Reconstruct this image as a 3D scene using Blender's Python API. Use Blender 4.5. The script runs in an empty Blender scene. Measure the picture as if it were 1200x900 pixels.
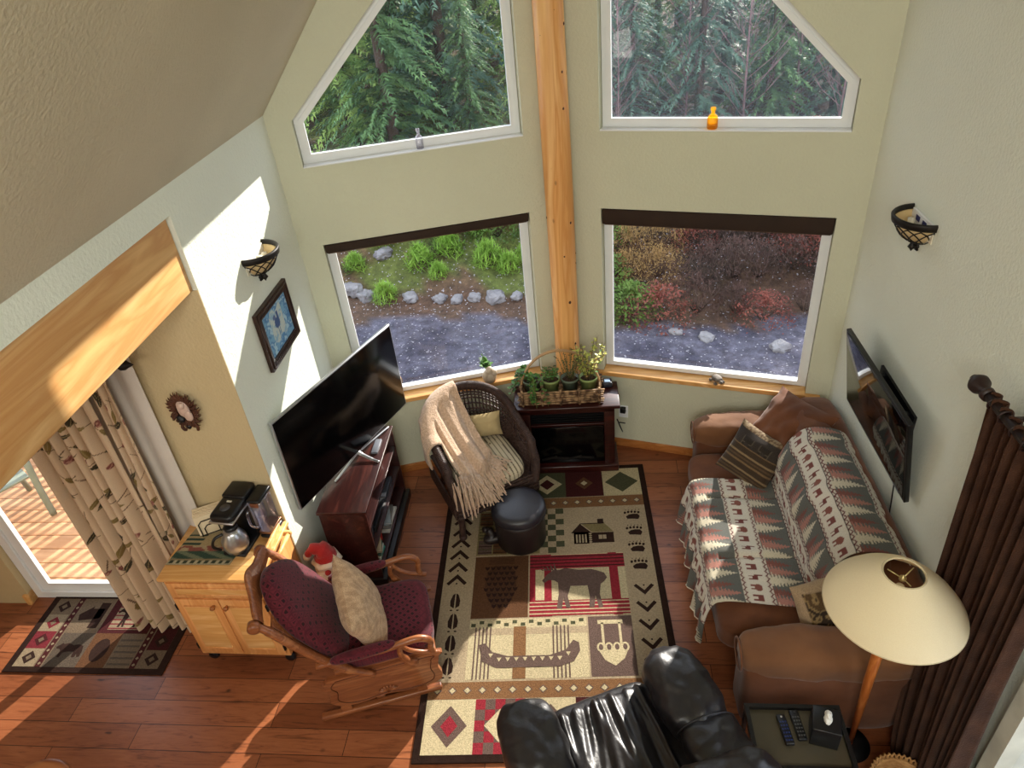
import bpy, bmesh, math, random
from math import sin, cos, pi, radians, sqrt, atan2
from mathutils import Matrix, Vector, noise, Euler
from mathutils.geometry import tessellate_polygon
random.seed(7)
COL = bpy.context.scene.collection

# ------------------------------------------------------------------ colour + materials
def lin(c):
    o = []
    for v in c[:3]:
        v = v / 255.0
        o.append(v / 12.92 if v <= .04045 else ((v + .055) / 1.055) ** 2.4)
    return (o[0], o[1], o[2], 1)
def newmat(name):
    m = bpy.data.materials.new(name); m.use_nodes = True
    nt = m.node_tree
    return m, nt, nt.nodes['Principled BSDF'], nt.nodes, nt.links
def mapping(nd, ln, scale=(1, 1, 1), coord='Object', rot=(0, 0, 0)):
    tc = nd.new('ShaderNodeTexCoord'); mp = nd.new('ShaderNodeMapping')
    mp.inputs['Scale'].default_value = scale; mp.inputs['Rotation'].default_value = rot
    ln.new(tc.outputs[coord], mp.inputs['Vector']); return mp
def ramp(nd, stops):
    r = nd.new('ShaderNodeValToRGB'); e = r.color_ramp.elements
    e[0].position, e[0].color = stops[0][0], lin(stops[0][1])
    e[1].position, e[1].color = stops[-1][0], lin(stops[-1][1])
    for p, c in stops[1:-1]:
        x = e.new(p); x.color = lin(c)
    return r
def mat(name, c1, c2=None, rough=.6, metal=0, scale=6, stretch=(1, 1, 1), bump=0, bscale=80, spec=.4, coat=0, sheen=0, detail=4, lo=.3, hi=.7):
    m, nt, bs, nd, ln = newmat(name)
    if c2 is None: c2 = tuple(v * .86 for v in c1)
    mp = mapping(nd, ln, stretch)
    n = nd.new('ShaderNodeTexNoise'); n.inputs['Scale'].default_value = scale; n.inputs['Detail'].default_value = detail
    ln.new(mp.outputs[0], n.inputs['Vector'])
    r = ramp(nd, [(lo, c1), (hi, c2)]); ln.new(n.outputs['Fac'], r.inputs[0]); ln.new(r.outputs[0], bs.inputs['Base Color'])
    bs.inputs['Roughness'].default_value = rough; bs.inputs['Metallic'].default_value = metal
    bs.inputs['Specular IOR Level'].default_value = spec
    if coat: bs.inputs['Coat Weight'].default_value = coat; bs.inputs['Coat Roughness'].default_value = .15
    if sheen: bs.inputs['Sheen Weight'].default_value = sheen
    if bump:
        n2 = nd.new('ShaderNodeTexNoise'); n2.inputs['Scale'].default_value = bscale; n2.inputs['Detail'].default_value = 3
        ln.new(mp.outputs[0], n2.inputs['Vector'])
        b = nd.new('ShaderNodeBump'); b.inputs['Strength'].default_value = bump; b.inputs['Distance'].default_value = .01
        ln.new(n2.outputs['Fac'], b.inputs['Height']); ln.new(b.outputs[0], bs.inputs['Normal'])
    return m
def wood(name, c1, c2, c3=None, axis='X', scale=3, rough=.4, knots=0, coat=0, spec=.4):
    m, nt, bs, nd, ln = newmat(name)
    st = {'X': (.5, 6, 6), 'Y': (6, .5, 6), 'Z': (6, 6, .5)}[axis]
    mp = mapping(nd, ln, st)
    n = nd.new('ShaderNodeTexNoise'); n.inputs['Scale'].default_value = scale; n.inputs['Detail'].default_value = 6; n.inputs['Distortion'].default_value = 1.2
    ln.new(mp.outputs[0], n.inputs['Vector'])
    r = ramp(nd, [(.3, c1), (.5, c2), (.72, c3 or c1)]); ln.new(n.outputs['Fac'], r.inputs[0])
    out = r.outputs[0]
    if knots:
        st2 = {'X': (.45, 1, 1), 'Y': (1, .45, 1), 'Z': (1, 1, .5)}[axis]
        mp2 = mapping(nd, ln, st2)
        vo = nd.new('ShaderNodeTexVoronoi'); vo.inputs['Scale'].default_value = knots
        ln.new(mp2.outputs[0], vo.inputs['Vector'])
        r2 = ramp(nd, [(.03, (70, 35, 15)), (.09, (255, 255, 255))]); ln.new(vo.outputs['Distance'], r2.inputs[0])
        mx = nd.new('ShaderNodeMix'); mx.data_type = 'RGBA'; mx.blend_type = 'MULTIPLY'; mx.inputs[0].default_value = .85
        ln.new(out, mx.inputs[6]); ln.new(r2.outputs[0], mx.inputs[7]); out = mx.outputs[2]
    ln.new(out, bs.inputs['Base Color'])
    bs.inputs['Roughness'].default_value = rough; bs.inputs['Specular IOR Level'].default_value = spec
    if coat: bs.inputs['Coat Weight'].default_value = coat
    return m
def vcmat(name, rough=.85, bump=.4, bscale=250, spec=.2, sheen=.1, var=.25):
    """material whose colour is the mesh's own painted weave pattern (colour attribute) with a thread noise"""
    m, nt, bs, nd, ln = newmat(name)
    at = nd.new('ShaderNodeAttribute'); at.attribute_name = 'Col'
    mp = mapping(nd, ln)
    n = nd.new('ShaderNodeTexNoise'); n.inputs['Scale'].default_value = bscale; ln.new(mp.outputs[0], n.inputs['Vector'])
    r = ramp(nd, [(.3, tuple([255 * (1 - var)] * 3)), (.7, (255, 255, 255))]); ln.new(n.outputs['Fac'], r.inputs[0])
    mx = nd.new('ShaderNodeMix'); mx.data_type = 'RGBA'; mx.blend_type = 'MULTIPLY'; mx.inputs[0].default_value = 1
    ln.new(at.outputs['Color'], mx.inputs[6]); ln.new(r.outputs[0], mx.inputs[7]); ln.new(mx.outputs[2], bs.inputs['Base Color'])
    b = nd.new('ShaderNodeBump'); b.inputs['Strength'].default_value = bump; b.inputs['Distance'].default_value = .004
    ln.new(n.outputs['Fac'], b.inputs['Height']); ln.new(b.outputs[0], bs.inputs['Normal'])
    bs.inputs['Roughness'].default_value = rough; bs.inputs['Specular IOR Level'].default_value = spec; bs.inputs['Sheen Weight'].default_value = sheen
    return m
def glassmat(name, tint=(1, 1, 1), refl=.05, haze=0., hazecol=(200, 215, 240)):
    m = bpy.data.materials.new(name); m.use_nodes = True; nt = m.node_tree; nd = nt.nodes; ln = nt.links
    nd.remove(nd['Principled BSDF']); out = nd['Material Output']
    tr = nd.new('ShaderNodeBsdfTransparent'); tr.inputs[0].default_value = (*tint, 1)
    gl = nd.new('ShaderNodeBsdfGlossy'); gl.inputs['Roughness'].default_value = .02
    lw = nd.new('ShaderNodeLayerWeight'); lw.inputs[0].default_value = .25
    mt = nd.new('ShaderNodeMath'); mt.operation = 'MULTIPLY_ADD'; mt.inputs[1].default_value = .5; mt.inputs[2].default_value = refl
    ln.new(lw.outputs['Fresnel'], mt.inputs[0])
    mx = nd.new('ShaderNodeMixShader'); ln.new(mt.outputs[0], mx.inputs[0]); ln.new(tr.outputs[0], mx.inputs[1]); ln.new(gl.outputs[0], mx.inputs[2])
    last = mx
    if haze:
        tl = nd.new('ShaderNodeBsdfTranslucent'); tl.inputs[0].default_value = lin(hazecol)
        m2 = nd.new('ShaderNodeMixShader'); m2.inputs[0].default_value = haze
        ln.new(mx.outputs[0], m2.inputs[1]); ln.new(tl.outputs[0], m2.inputs[2]); last = m2
    ln.new(last.outputs[0], out.inputs[0]); return m

# ------------------------------------------------------------------ mesh builder
class MB:
    def __init__(s): s.v = []; s.f = []; s.mi = []; s.sm = []; s.c = []; s.mats = []; s.M = Matrix(); s.hascol = False
    def midx(s, m):
        if m not in s.mats: s.mats.append(m)
        return s.mats.index(m)
    def add(s, vs, fs, m, smooth=False, cols=None):
        b = len(s.v); i = s.midx(m); M = s.M
        s.v += [tuple(M @ Vector(p)) for p in vs]
        if cols: s.hascol = True; s.c += [lin(c) for c in cols]
        else: s.c += [(1, 1, 1, 1)] * len(vs)
        for f in fs: s.f.append([b + k for k in f]); s.mi.append(i); s.sm.append(smooth)
    def bm(s, bm, m, smooth=False):
        bm.verts.ensure_lookup_table()
        for i, v in enumerate(bm.verts): v.index = i
        s.add([v.co.copy() for v in bm.verts], [[v.index for v in f.verts] for f in bm.faces], m, smooth); bm.free()
    def box(s, c, d, m, rot=None, bev=0, seg=2, smooth=False, taper=None):
        bm = bmesh.new(); bmesh.ops.create_cube(bm, size=1)
        for v in bm.verts:
            t = 1
            if taper and v.co.z < 0: t = taper
            v.co = Vector((v.co.x * d[0] * t, v.co.y * d[1] * t, v.co.z * d[2]))
        if bev: bmesh.ops.bevel(bm, geom=bm.edges[:], offset=bev, segments=seg, profile=.5, affect='EDGES')
        R = Euler(rot).to_matrix().to_4x4() if rot else Matrix()
        bmesh.ops.transform(bm, matrix=Matrix.Translation(c) @ R, verts=bm.verts)
        s.bm(bm, m, smooth or bool(bev))
    def tube(s, pts, r, m, n=8, cap=True, closed=False, flat=1.0):
        P = [Vector(p) for p in pts]; k = len(P)
        R = r if isinstance(r, (list, tuple)) else [r] * k
        vs = []; up = None
        for i in range(k):
            if closed: t = P[(i + 1) % k] - P[i - 1]
            else: t = P[min(i + 1, k - 1)] - P[max(i - 1, 0)]
            if t.length < 1e-9: t = Vector((0, 0, 1))
            t.normalize()
            if up is None:
                up = Vector((0, 0, 1)) if abs(t.z) < .9 else Vector((1, 0, 0))
            a = t.cross(up)
            if a.length < 1e-6: a = t.cross(Vector((1, .3, 0)))
            a.normalize(); b = a.cross(t).normalized(); up = b
            for j in range(n):
                q = 2 * pi * j / n; vs.append(P[i] + a * cos(q) * R[i] + b * sin(q) * R[i] * flat)
        fs = []
        for i in range(k if closed else k - 1):
            i2 = (i + 1) % k
            for j in range(n): fs.append((i * n + j, i * n + (j + 1) % n, i2 * n + (j + 1) % n, i2 * n + j))
        if cap and not closed: fs.append(tuple(range(n))[::-1]); fs.append(tuple((k - 1) * n + j for j in range(n)))
        s.add(vs, fs, m, True)
    def lathe(s, prof, m, c=(0, 0, 0), n=28, a0=0, a1=2 * pi, smooth=True, sx=1, sy=1):
        full = abs(a1 - a0 - 2 * pi) < 1e-6; nn = n if full else n + 1
        vs = []
        for r, z in prof:
            for j in range(nn):
                q = a0 + (a1 - a0) * j / n; vs.append((c[0] + r * cos(q) * sx, c[1] + r * sin(q) * sy, c[2] + z))
        fs = []
        for i in range(len(prof) - 1):
            for j in range(n):
                j2 = (j + 1) % nn; fs.append((i * nn + j, i * nn + j2, (i + 1) * nn + j2, (i + 1) * nn + j))
        s.add(vs, fs, m, smooth)
    def grid(s, fn, nu, nv, m, smooth=True, closed=False, cf=None, flip=False):
        vs = []; cs = [] if cf else None
        for i in range(nu + (0 if closed else 1)):
            for j in range(nv + 1):
                u, v = i / nu, j / nv; vs.append(fn(u, v))
                if cf: cs.append(cf(u, v))
        fs = []
        for i in range(nu):
            i2 = (i + 1) % nu if closed else i + 1
            for j in range(nv):
                q = (i * (nv + 1) + j, i2 * (nv + 1) + j, i2 * (nv + 1) + j + 1, i * (nv + 1) + j + 1)
                fs.append(q[::-1] if flip else q)
        s.add(vs, fs, m, smooth, cs)
    def poly(s, loops, z0, z1, m, T=None):
        """2D polygon with holes extruded from z0 to z1 (local z), optional matrix T"""
        M0 = s.M
        if T: s.M = s.M @ T
        L = [[Vector((p[0], p[1], 0)) for p in lp] for lp in loops]
        tr = tessellate_polygon(L); fl = [p for lp in L for p in lp]; n = len(fl)
        vs = [(p.x, p.y, z0) for p in fl] + [(p.x, p.y, z1) for p in fl]
        fs = [tuple(t) for t in tr] + [tuple(n + k for k in t[::-1]) for t in tr]
        b = 0
        for lp in L:
            k = len(lp)
            for i in range(k): fs.append((b + i, b + (i + 1) % k, n + b + (i + 1) % k, n + b + i))
            b += k
        bm = bmesh.new(); bv = [bm.verts.new(v) for v in vs]
        for f in fs:
            try: bm.faces.new([bv[i] for i in f])
            except ValueError: pass
        bmesh.ops.recalc_face_normals(bm, faces=bm.faces[:]); s.bm(bm, m); s.M = M0
    def decal(s, pts, z, m):
        """flat polygon at height z"""
        L = [[Vector((p[0], p[1], 0)) for p in pts]]
        tr = tessellate_polygon(L)
        s.add([(p[0], p[1], z) for p in pts], [tuple(t) if True else t for t in tr], m)
    def cush(s, c, d, m, k=5, n=10, rot=None, wr=0, ws=6, seed=0, puff=0, smooth=True, cf=None):
        """soft rounded block"""
        R = Euler(rot).to_matrix() if rot else Matrix.Identity(3)
        idx = {}; vs = []; cs = [] ; fs = []
        def vid(p):
            key = tuple(round(q, 5) for q in p)
            if key not in idx:
                x, y, z = p; L = (abs(x) ** k + abs(y) ** k + abs(z) ** k) ** (1 / k)
                q = Vector((x / L, y / L, z / L))
                pz = 1 + puff * (1 - q.x ** 2) * (1 - q.y ** 2)
                w = Vector((q.x * d[0] / 2, q.y * d[1] / 2, q.z * d[2] / 2 * pz))
                if wr:
                    nn = noise.noise(Vector((w.x * ws + seed, w.y * ws, w.z * ws))) + .5 * noise.noise(Vector((w.x * ws * 2.3, w.y * ws * 2.3 + seed, w.z * ws * 2)))
                    w += q.normalized() * nn * wr
                idx[key] = len(vs); vs.append(Vector(c) + R @ w)
                if cf: cs.append(cf(q.x, q.y, q.z))
            return idx[key]
        for ax in range(3):
            for sg in (-1, 1):
                for i in range(n):
                    for j in range(n):
                        q = []
                        for a, b in ((i, j), (i + 1, j), (i + 1, j + 1), (i, j + 1)):
                            p = [0, 0, 0]; p[ax] = sg; p[(ax + 1) % 3] = -1 + 2 * a / n; p[(ax + 2) % 3] = -1 + 2 * b / n
                            q.append(vid(p))
                        fs.append(tuple(q) if sg > 0 else tuple(q[::-1]))
        s.add(vs, fs, m, smooth, cs if cf else None)
    def pillow(s, w, h, t, m, n=22, cf=None, seed=0, wr=.006):
        """square scatter cushion in local XY, thickness along Z, pinched corners"""
        for sg in (1, -1):
            def fn(u, v):
                x = 2 * u - 1; y = 2 * v - 1
                e = max(0, (1 - abs(x) ** 2.6) * (1 - abs(y) ** 2.6)) ** .55
                px = x * w / 2 * (1 - .07 * (1 - y * y)); py = y * h / 2 * (1 - .07 * (1 - x * x))
                z = sg * t / 2 * e + wr * 2 * noise.noise(Vector((x * 3 + seed, y * 3, sg))) * min(1, e * 3)
                return (px, py, z)
            s.grid(fn, n, n, m, cf=cf, flip=(sg < 0))
    def build(s, name, parent=None, loc=None, rot=None):
        me = bpy.data.meshes.new(name); me.from_pydata(s.v, [], s.f)
        for m in s.mats: me.materials.append(m)
        me.polygons.foreach_set('material_index', s.mi); me.polygons.foreach_set('use_smooth', s.sm)
        if s.hascol:
            ca = me.color_attributes.new('Col', 'FLOAT_COLOR', 'POINT')
            ca.data.foreach_set('color', [x for c in s.c for x in c])
        me.update(); o = bpy.data.objects.new(name, me); COL.objects.link(o)
        if parent: o.parent = parent
        if loc: o.location = loc
        if rot: o.rotation_euler = rot
        return o
def tag(o, label, cat, group=None, kind=None):
    o['label'] = label; o['category'] = cat
    if group: o['group'] = group
    if kind: o['kind'] = kind
    return o
def thing(name, label, cat, loc=(0, 0, 0), rz=0, group=None, rot=None):
    o = bpy.data.objects.new(name, None); COL.objects.link(o); o.empty_display_size = .1
    o.location = loc; o.rotation_euler = rot or (0, 0, rz)
    return tag(o, label, cat, group)
def struct(o, label=None):
    o['kind'] = 'structure'
    if label: o['label'] = label
    return o
def sempty(name, loc=(0, 0, 0), rot=(0, 0, 0), label=None):
    o = bpy.data.objects.new(name, None); COL.objects.link(o); o.location = loc; o.rotation_euler = rot
    return struct(o, label)
def copytree(o, parent=None):
    c = o.copy(); COL.objects.link(c)
    if parent: c.parent = parent
    for ch in list(o.children): copytree(ch, c)
    return c
def frame_matrix(o, x, y):
    """matrix with given local x,y axes at origin o"""
    x = Vector(x).normalized(); y = Vector(y); y = (y - x * y.dot(x)).normalized(); z = x.cross(y)
    return Matrix(((x.x, y.x, z.x, o[0]), (x.y, y.y, z.y, o[1]), (x.z, y.z, z.z, o[2]), (0, 0, 0, 1)))
def curve(pts, n=8):
    """Catmull-Rom through pts"""
    P = [Vector(p) for p in pts]; P = [2 * P[0] - P[1]] + P + [2 * P[-1] - P[-2]]; out = []
    for i in range(1, len(P) - 2):
        for k in range(n):
            t = k / n; a, b, c, d = P[i - 1:i + 3]
            out.append(.5 * ((2 * b) + (c - a) * t + (2 * a - 5 * b + 4 * c - d) * t * t + (3 * b - a - 3 * c + d) * t ** 3))
    out.append(P[-2]); return out
def arc(cx, cy, r, a0, a1, n=12): return [(cx + r * cos(a0 + (a1 - a0) * i / n), cy + r * sin(a0 + (a1 - a0) * i / n)) for i in range(n + 1)]
def ell(cx, cy, rx, ry, n=14, rot=0):
    return [(cx + rx * cos(2 * pi * i / n) * cos(rot) - ry * sin(2 * pi * i / n) * sin(rot), cy + rx * cos(2 * pi * i / n) * sin(rot) + ry * sin(2 * pi * i / n) * cos(rot)) for i in range(n)]
def rect(x0, y0, x1, y1): return [(x0, y0), (x1, y0), (x1, y1), (x0, y1)]

# ------------------------------------------------------------------ shared materials
def wallmat(name, c1, c2):
    return mat(name, c1, c2, rough=.9, scale=1.5, bump=.45, bscale=60, spec=.15)
M_wall = wallmat('wall_paint', (210, 210, 186), (205, 205, 181))
M_side = wallmat('side_wall_lit_paint', (228, 232, 218), (223, 227, 213))  # same paint as the front walls, colour lightened as if lit
M_nook = wallmat('nook_wall_shaded_paint', (200, 180, 140), (194, 174, 134))  # wall colour darkened to carry the shade of the nook
M_ceil = wallmat('ceiling_texture_paint', (208, 199, 175), (198, 189, 165))
M_white = mat('white_vinyl', (238, 240, 240), (232, 234, 235), rough=.35, spec=.4)
M_reveal = mat('white_reveal_paint', (226, 228, 212), rough=.8)
M_pine = wood('light_pine', (232, 186, 122), (214, 156, 88), (240, 198, 138), 'X', 2.2, .45)
M_pineY = wood('light_pine_beam', (228, 182, 120), (204, 148, 88), (236, 196, 136), 'Y', 1.6, .45, knots=2.2)
M_pineZ = wood('cabinet_pine', (232, 168, 106), (212, 144, 82), (238, 180, 118), 'Z', 2.5, .4)
M_log = wood('peeled_log', (238, 182, 114), (214, 148, 82), (244, 196, 132), 'Z', 2.0, .4, knots=7)
M_base = wood('baseboard_wood', (196, 130, 70), (170, 104, 50), (204, 140, 80), 'X', 3, .4)
M_black = mat('black_plastic', (16, 16, 17), (22, 22, 24), rough=.35)
M_blackm = mat('black_iron', (24, 21, 19), (34, 29, 26), rough=.5, metal=.4)
M_screen = mat('tv_screen', (4, 4, 5), (6, 6, 7), rough=.14, spec=.22)
M_silver = mat('brushed_silver', (200, 202, 205), (180, 182, 186), rough=.3, metal=.9)
M_glass = glassmat('window_glass', (.97, .98, 1), .02)
M_glassH = glassmat('window_glass_glare_veil', (.96, .98, 1), .02, haze=.006)  # faint bluish veil mixed into the pane stands in for sun haze
M_glassR = glassmat('window_glass_sun_hazed', (.94, .97, 1), .02, haze=.02)  # stronger veil in the pane colour imitates sun glare
M_mahog = wood('dark_mahogany', (62, 28, 24), (42, 18, 16), (76, 38, 32), 'Y', 3, .32, coat=.2)
M_mahogX = wood('dark_mahogany_heater', (62, 22, 18), (42, 14, 12), (74, 28, 22), 'X', 3, .32, coat=.2)
M_oak = wood('honey_oak', (158, 96, 56), (122, 68, 38), (172, 112, 70), 'X', 3.5, .35, coat=.2)
M_cream = mat('cream_plastic', (236, 228, 206), rough=.5)

# ================================================================== ROOM
WL, WR, YC, YP, YN = 1.76, 1.8485, 4.315, 4.808, 3.04
Z_K = 2.946; ROOF = 5.2; SL = 1.27
xk = WL - (ROOF - Z_K) / SL  # where the left slope meets the ridge height (distance from centre)
# floor -------------------------------------------------------
m, nt, bs, nd, ln = newmat('plank_floor'); M_floor = m
mp = mapping(nd, ln, (1, 1, 1))
bt = nd.new('ShaderNodeTexBrick'); bt.offset = .37; bt.inputs['Scale'].default_value = 1
bt.inputs['Brick Width'].default_value = 1.3; bt.inputs['Row Height'].default_value = .155; bt.inputs['Mortar Size'].default_value = .0022
bt.inputs['Color1'].default_value = lin((166, 104, 68)); bt.inputs['Color2'].default_value = lin((124, 70, 42)); bt.inputs['Mortar'].default_value = lin((62, 30, 20)); bt.inputs['Bias'].default_value = -.1
ln.new(mp.outputs[0], bt.inputs['Vector'])
mp2 = mapping(nd, ln, (1.6, 13, 1))
n1 = nd.new('ShaderNodeTexNoise'); n1.inputs['Scale'].default_value = 2.2; n1.inputs['Detail'].default_value = 8; n1.inputs['Distortion'].default_value = 1.6; n1.inputs['Roughness'].default_value = .65
ln.new(mp2.outputs[0], n1.inputs['Vector'])
r1 = ramp(nd, [(.28, (96, 70, 60)), (.46, (225, 212, 204)), (.75, (255, 255, 255))]); ln.new(n1.outputs['Fac'], r1.inputs[0])
mx = nd.new('ShaderNodeMix'); mx.data_type = 'RGBA'; mx.blend_type = 'MULTIPLY'; mx.inputs[0].default_value = .8
ln.new(bt.outputs['Color'], mx.inputs[6]); ln.new(r1.outputs[0], mx.inputs[7])
mp3 = mapping(nd, ln, (.8, 1.5, 1)); vo = nd.new('ShaderNodeTexVoronoi'); vo.inputs['Scale'].default_value = 5.5
nz = nd.new('ShaderNodeTexNoise'); nz.inputs['Scale'].default_value = 9
ln.new(mp3.outputs[0], nz.inputs['Vector'])
av = nd.new('ShaderNodeMix'); av.data_type = 'RGBA'; av.inputs[0].default_value = .06
ln.new(mp3.outputs[0], av.inputs[6]); ln.new(nz.outputs['Color'], av.inputs[7]); ln.new(av.outputs[2], vo.inputs['Vector'])
r3 = ramp(nd, [(.04, (50, 24, 16)), (.11, (255, 255, 255))]); ln.new(vo.outputs['Distance'], r3.inputs[0])
mx2 = nd.new('ShaderNodeMix'); mx2.data_type = 'RGBA'; mx2.blend_type = 'MULTIPLY'; mx2.inputs[0].default_value = .75
ln.new(mx.outputs[2], mx2.inputs[6]); ln.new(r3.outputs[0], mx2.inputs[7]); ln.new(mx2.outputs[2], bs.inputs['Base Color'])
bs.inputs['Roughness'].default_value = .36; bs.inputs['Specular IOR Level'].default_value = .45
bp = nd.new('ShaderNodeBump'); bp.inputs['Strength'].default_value = .15; bp.inputs['Distance'].default_value = .003
ln.new(n1.outputs['Fac'], bp.inputs['Height']); ln.new(bp.outputs[0], bs.inputs['Normal'])
b = MB(); b.poly([[(-4.7, -2.2), (WR, -2.2), (WR, YC), (0, YP), (-WL, YC), (-WL, YN), (-2.38, YN), (-2.38, YN + .1), (-3.93, YN + .1), (-3.93, YN), (-4.7, YN)]], -.06, 0, M_floor)
struct(b.build('floor'))

def wall_T(A, B):
    """local x along the wall A->B, y up, z = outward (away from room)"""
    A = Vector((*A, 0)); B = Vector((*B, 0)); return frame_matrix(A, B - A, (0, 0, 1))
LL = sqrt(WL ** 2 + (YP - YC) ** 2); LR = sqrt(WR ** 2 + (YP - YC) ** 2)
ZB, ZT, ZB2, ZU, SW = .735, 2.081, 2.600, 2.887, .955
def openings(L):
    u1, u2 = .0839 * L, .863 * L
    return u1, u2, [(u1, ZB), (u2, ZB), (u2, ZT), (u1, ZT)], [(u1, ZB2), (u2, ZB2), (u2, ZU + SW * (u2 - u1)), (u1, ZU)]
TH = .16
# left front wall: x local runs from the left corner to the post ; outward = -z local for A->B left to right? checked below
def front_wall(name, A, B, L, poly, mirror=False):
    T = wall_T(A, B)
    # outward side must have larger y
    sgn = 1 if (T.to_3x3() @ Vector((0, 0, 1))).y > 0 else -1
    u1, u2, lo, up = openings(L)
    bb = MB(); bb.poly([poly, lo, up], 0, sgn * TH, M_wall, T)
    struct(bb.build(name)); return T, sgn
TLw, sL = front_wall('wall_front_left', (-WL, YC), (0, YP), LL, [(0, 0), (LL, 0), (LL, ROOF), (LL * (WL - xk) / WL, ROOF), (0, Z_K)])
TRw, sR = front_wall('wall_front_right', (WR, YC), (0, YP), LR, [(0, 0), (LR, 0), (LR, ROOF), (0, ROOF)])
# windows ------------------------------------------------------
def inset(poly, d):
    n = len(poly); out = []
    area = sum(poly[i][0] * poly[(i + 1) % n][1] - poly[(i + 1) % n][0] * poly[i][1] for i in range(n))
    sg = 1 if area > 0 else -1
    for i in range(n):
        p0, p1, p2 = Vector(poly[i - 1]), Vector(poly[i]), Vector(poly[(i + 1) % n])
        e1 = (p1 - p0).normalized(); e2 = (p2 - p1).normalized()
        n1 = Vector((-e1.y, e1.x)) * sg; n2 = Vector((-e2.y, e2.x)) * sg
        bis = (n1 + n2); bis = bis / max(.2, bis.dot(n1)) ; out.append(tuple(p1 + bis * d))
    return out
wn = 0
for T, sg, L in ((TLw, sL, LL), (TRw, sR, LR)):
    u1, u2, lo, up = openings(L)
    for kind, op in (('low', lo), ('up', up)):
        wn += 1
        root = sempty('window_%d' % wn)
        g = inset(op, .048); g0 = inset(op, .003)
        fb = MB(); fb.poly([g0, inset(op, .05)], sg * .075, sg * .135, M_white, T)
        fb.poly([inset(op, .032), inset(op, .064)], sg * .062, sg * .09, M_white, T); fb.build('frame', root)
        gb = MB(); L2 = [[Vector((p[0], p[1], 0)) for p in inset(op, .055)]]; gb.M = T
        gb.add([(p[0], p[1], sg * .1) for p in L2[0]], [(0, 1, 2, 3)], (M_glassH if L == LL else M_glassR) if kind == 'up' else M_glass); gb.build('pane', root)
        if kind == 'low':
            sb = MB(); sb.M = T
            sb.box(((u1 + u2) / 2, ZB + .011, sg * .015), (u2 - u1 - .004, .02, .12), M_pine, bev=.004)
            sb.box(((u1 + u2) / 2 , ZB - .002, sg * -.022), (u2 - u1 + (.3 if L == LL else .2), .028, .044), M_pine, bev=.005)
            sb.build('sill', root)
        else:
            sb = MB(); sb.M = T
            sb.box(((u1 + u2) / 2, ZB2 + .004, sg * .036), (u2 - u1 - .004, .007, .07), M_white); sb.build('sill', root)
# roller blinds
M_blind = mat('brown_blind_fabric', (52, 36, 26), (44, 30, 22), rough=.85, bump=.2, bscale=200)
for T, sg, L, lab in ((TLw, sL, LL, 'rolled-up dark brown blind across the top of the lower left window'), (TRw, sR, LR, 'rolled-up dark brown blind across the top of the lower right window')):
    u1, u2, lo, up = openings(L)
    r = thing('roller_blind', lab, 'blind', tuple(T @ Vector(((u1 + u2) / 2, ZT - .06, sg * .02))), group=None)
    r.rotation_euler = T.to_euler()
    hh = .06 if L == LL else .11
    bb = MB(); bb.box((0, .06 - hh / 2 - .005, sg * 0), (u2 - u1 - .012, hh, .05), M_blind, bev=.01)
    bb.build('blind_cassette', r)
    bb = MB(); bb.box((0, .06 - hh - .01, sg * .012), (u2 - u1 - .03, .02, .012), mat('blind_hem', (96, 70, 52)), bev=.004); bb.build('hem_bar', r)
# log post ------------------------------------------------------
b = MB(); pts = []; rr = []
for i in range(60):
    z = i / 59 * 5.1
    pts.append((-.03 + .006 * sin(z * 1.1), 4.69 + .003 * sin(z * 1.7), z)); rr.append(.094 + .0015 * sin(z * 3 + 1))
b.tube(pts, rr, M_log, n=28)
M_knot = mat('dark_knot', (58, 28, 14), (90, 46, 22), rough=.5)
random.seed(3)
for i in range(26):
    z = random.uniform(.8, 5); a = random.uniform(-pi * .95, -.05); s_ = random.uniform(.005, .011)
    b.cush((-.03 + .006 * sin(z * 1.1) + (.089) * cos(a), 4.69 + .089 * sin(a), z), (s_ * 2, s_ * 2, s_ * 2.4), M_knot, k=2, n=4)
struct(b.build('trim_1'), 'peeled log post with knots')
# side walls ------------------------------------------------------
b = MB()
b.poly([[(YN, 0), (YC, 0), (YC, Z_K), (-2.2, Z_K), (-2.2, 2.822), (YN, 2.822)]], 0, -.15, M_side, frame_matrix((-WL, 0, 0), (0, 1, 0), (0, 0, 1)))
wl = struct(b.build('wall_left'))
b = MB()  # right wall with the opening of a patio door near the camera
b.poly([[(-2.2, 0), (YC, 0), (YC, ROOF), (-2.2, ROOF)], [(-.2, .02), (1.80, .02), (1.80, 2.06), (-.2, 2.06)]], 0, .15, M_side, frame_matrix((WR, 0, 0), (0, 1, 0), (0, 0, 1)))
struct(b.build('wall_right'))
b = MB()
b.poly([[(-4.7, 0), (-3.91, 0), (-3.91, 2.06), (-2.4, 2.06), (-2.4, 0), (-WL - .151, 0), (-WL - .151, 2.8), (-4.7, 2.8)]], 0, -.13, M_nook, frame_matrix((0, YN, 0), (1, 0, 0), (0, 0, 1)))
b.box((-WL - .075, YN - .003, 1.22), (.148, .005, 2.43), M_nook); struct(b.build('wall_nook'))  # thin facing brings the shade-darkened nook colour over the wall end
b = MB(); b.box((-4.77, .42, 1.4), (.12, 5.24, 2.8), M_nook); struct(b.build('wall_far_left'))
b = MB(); b.box((-3.35, .42, 2.78), (2.78, 5.24, .1), M_ceil); struct(b.build('ceiling_nook'))
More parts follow.
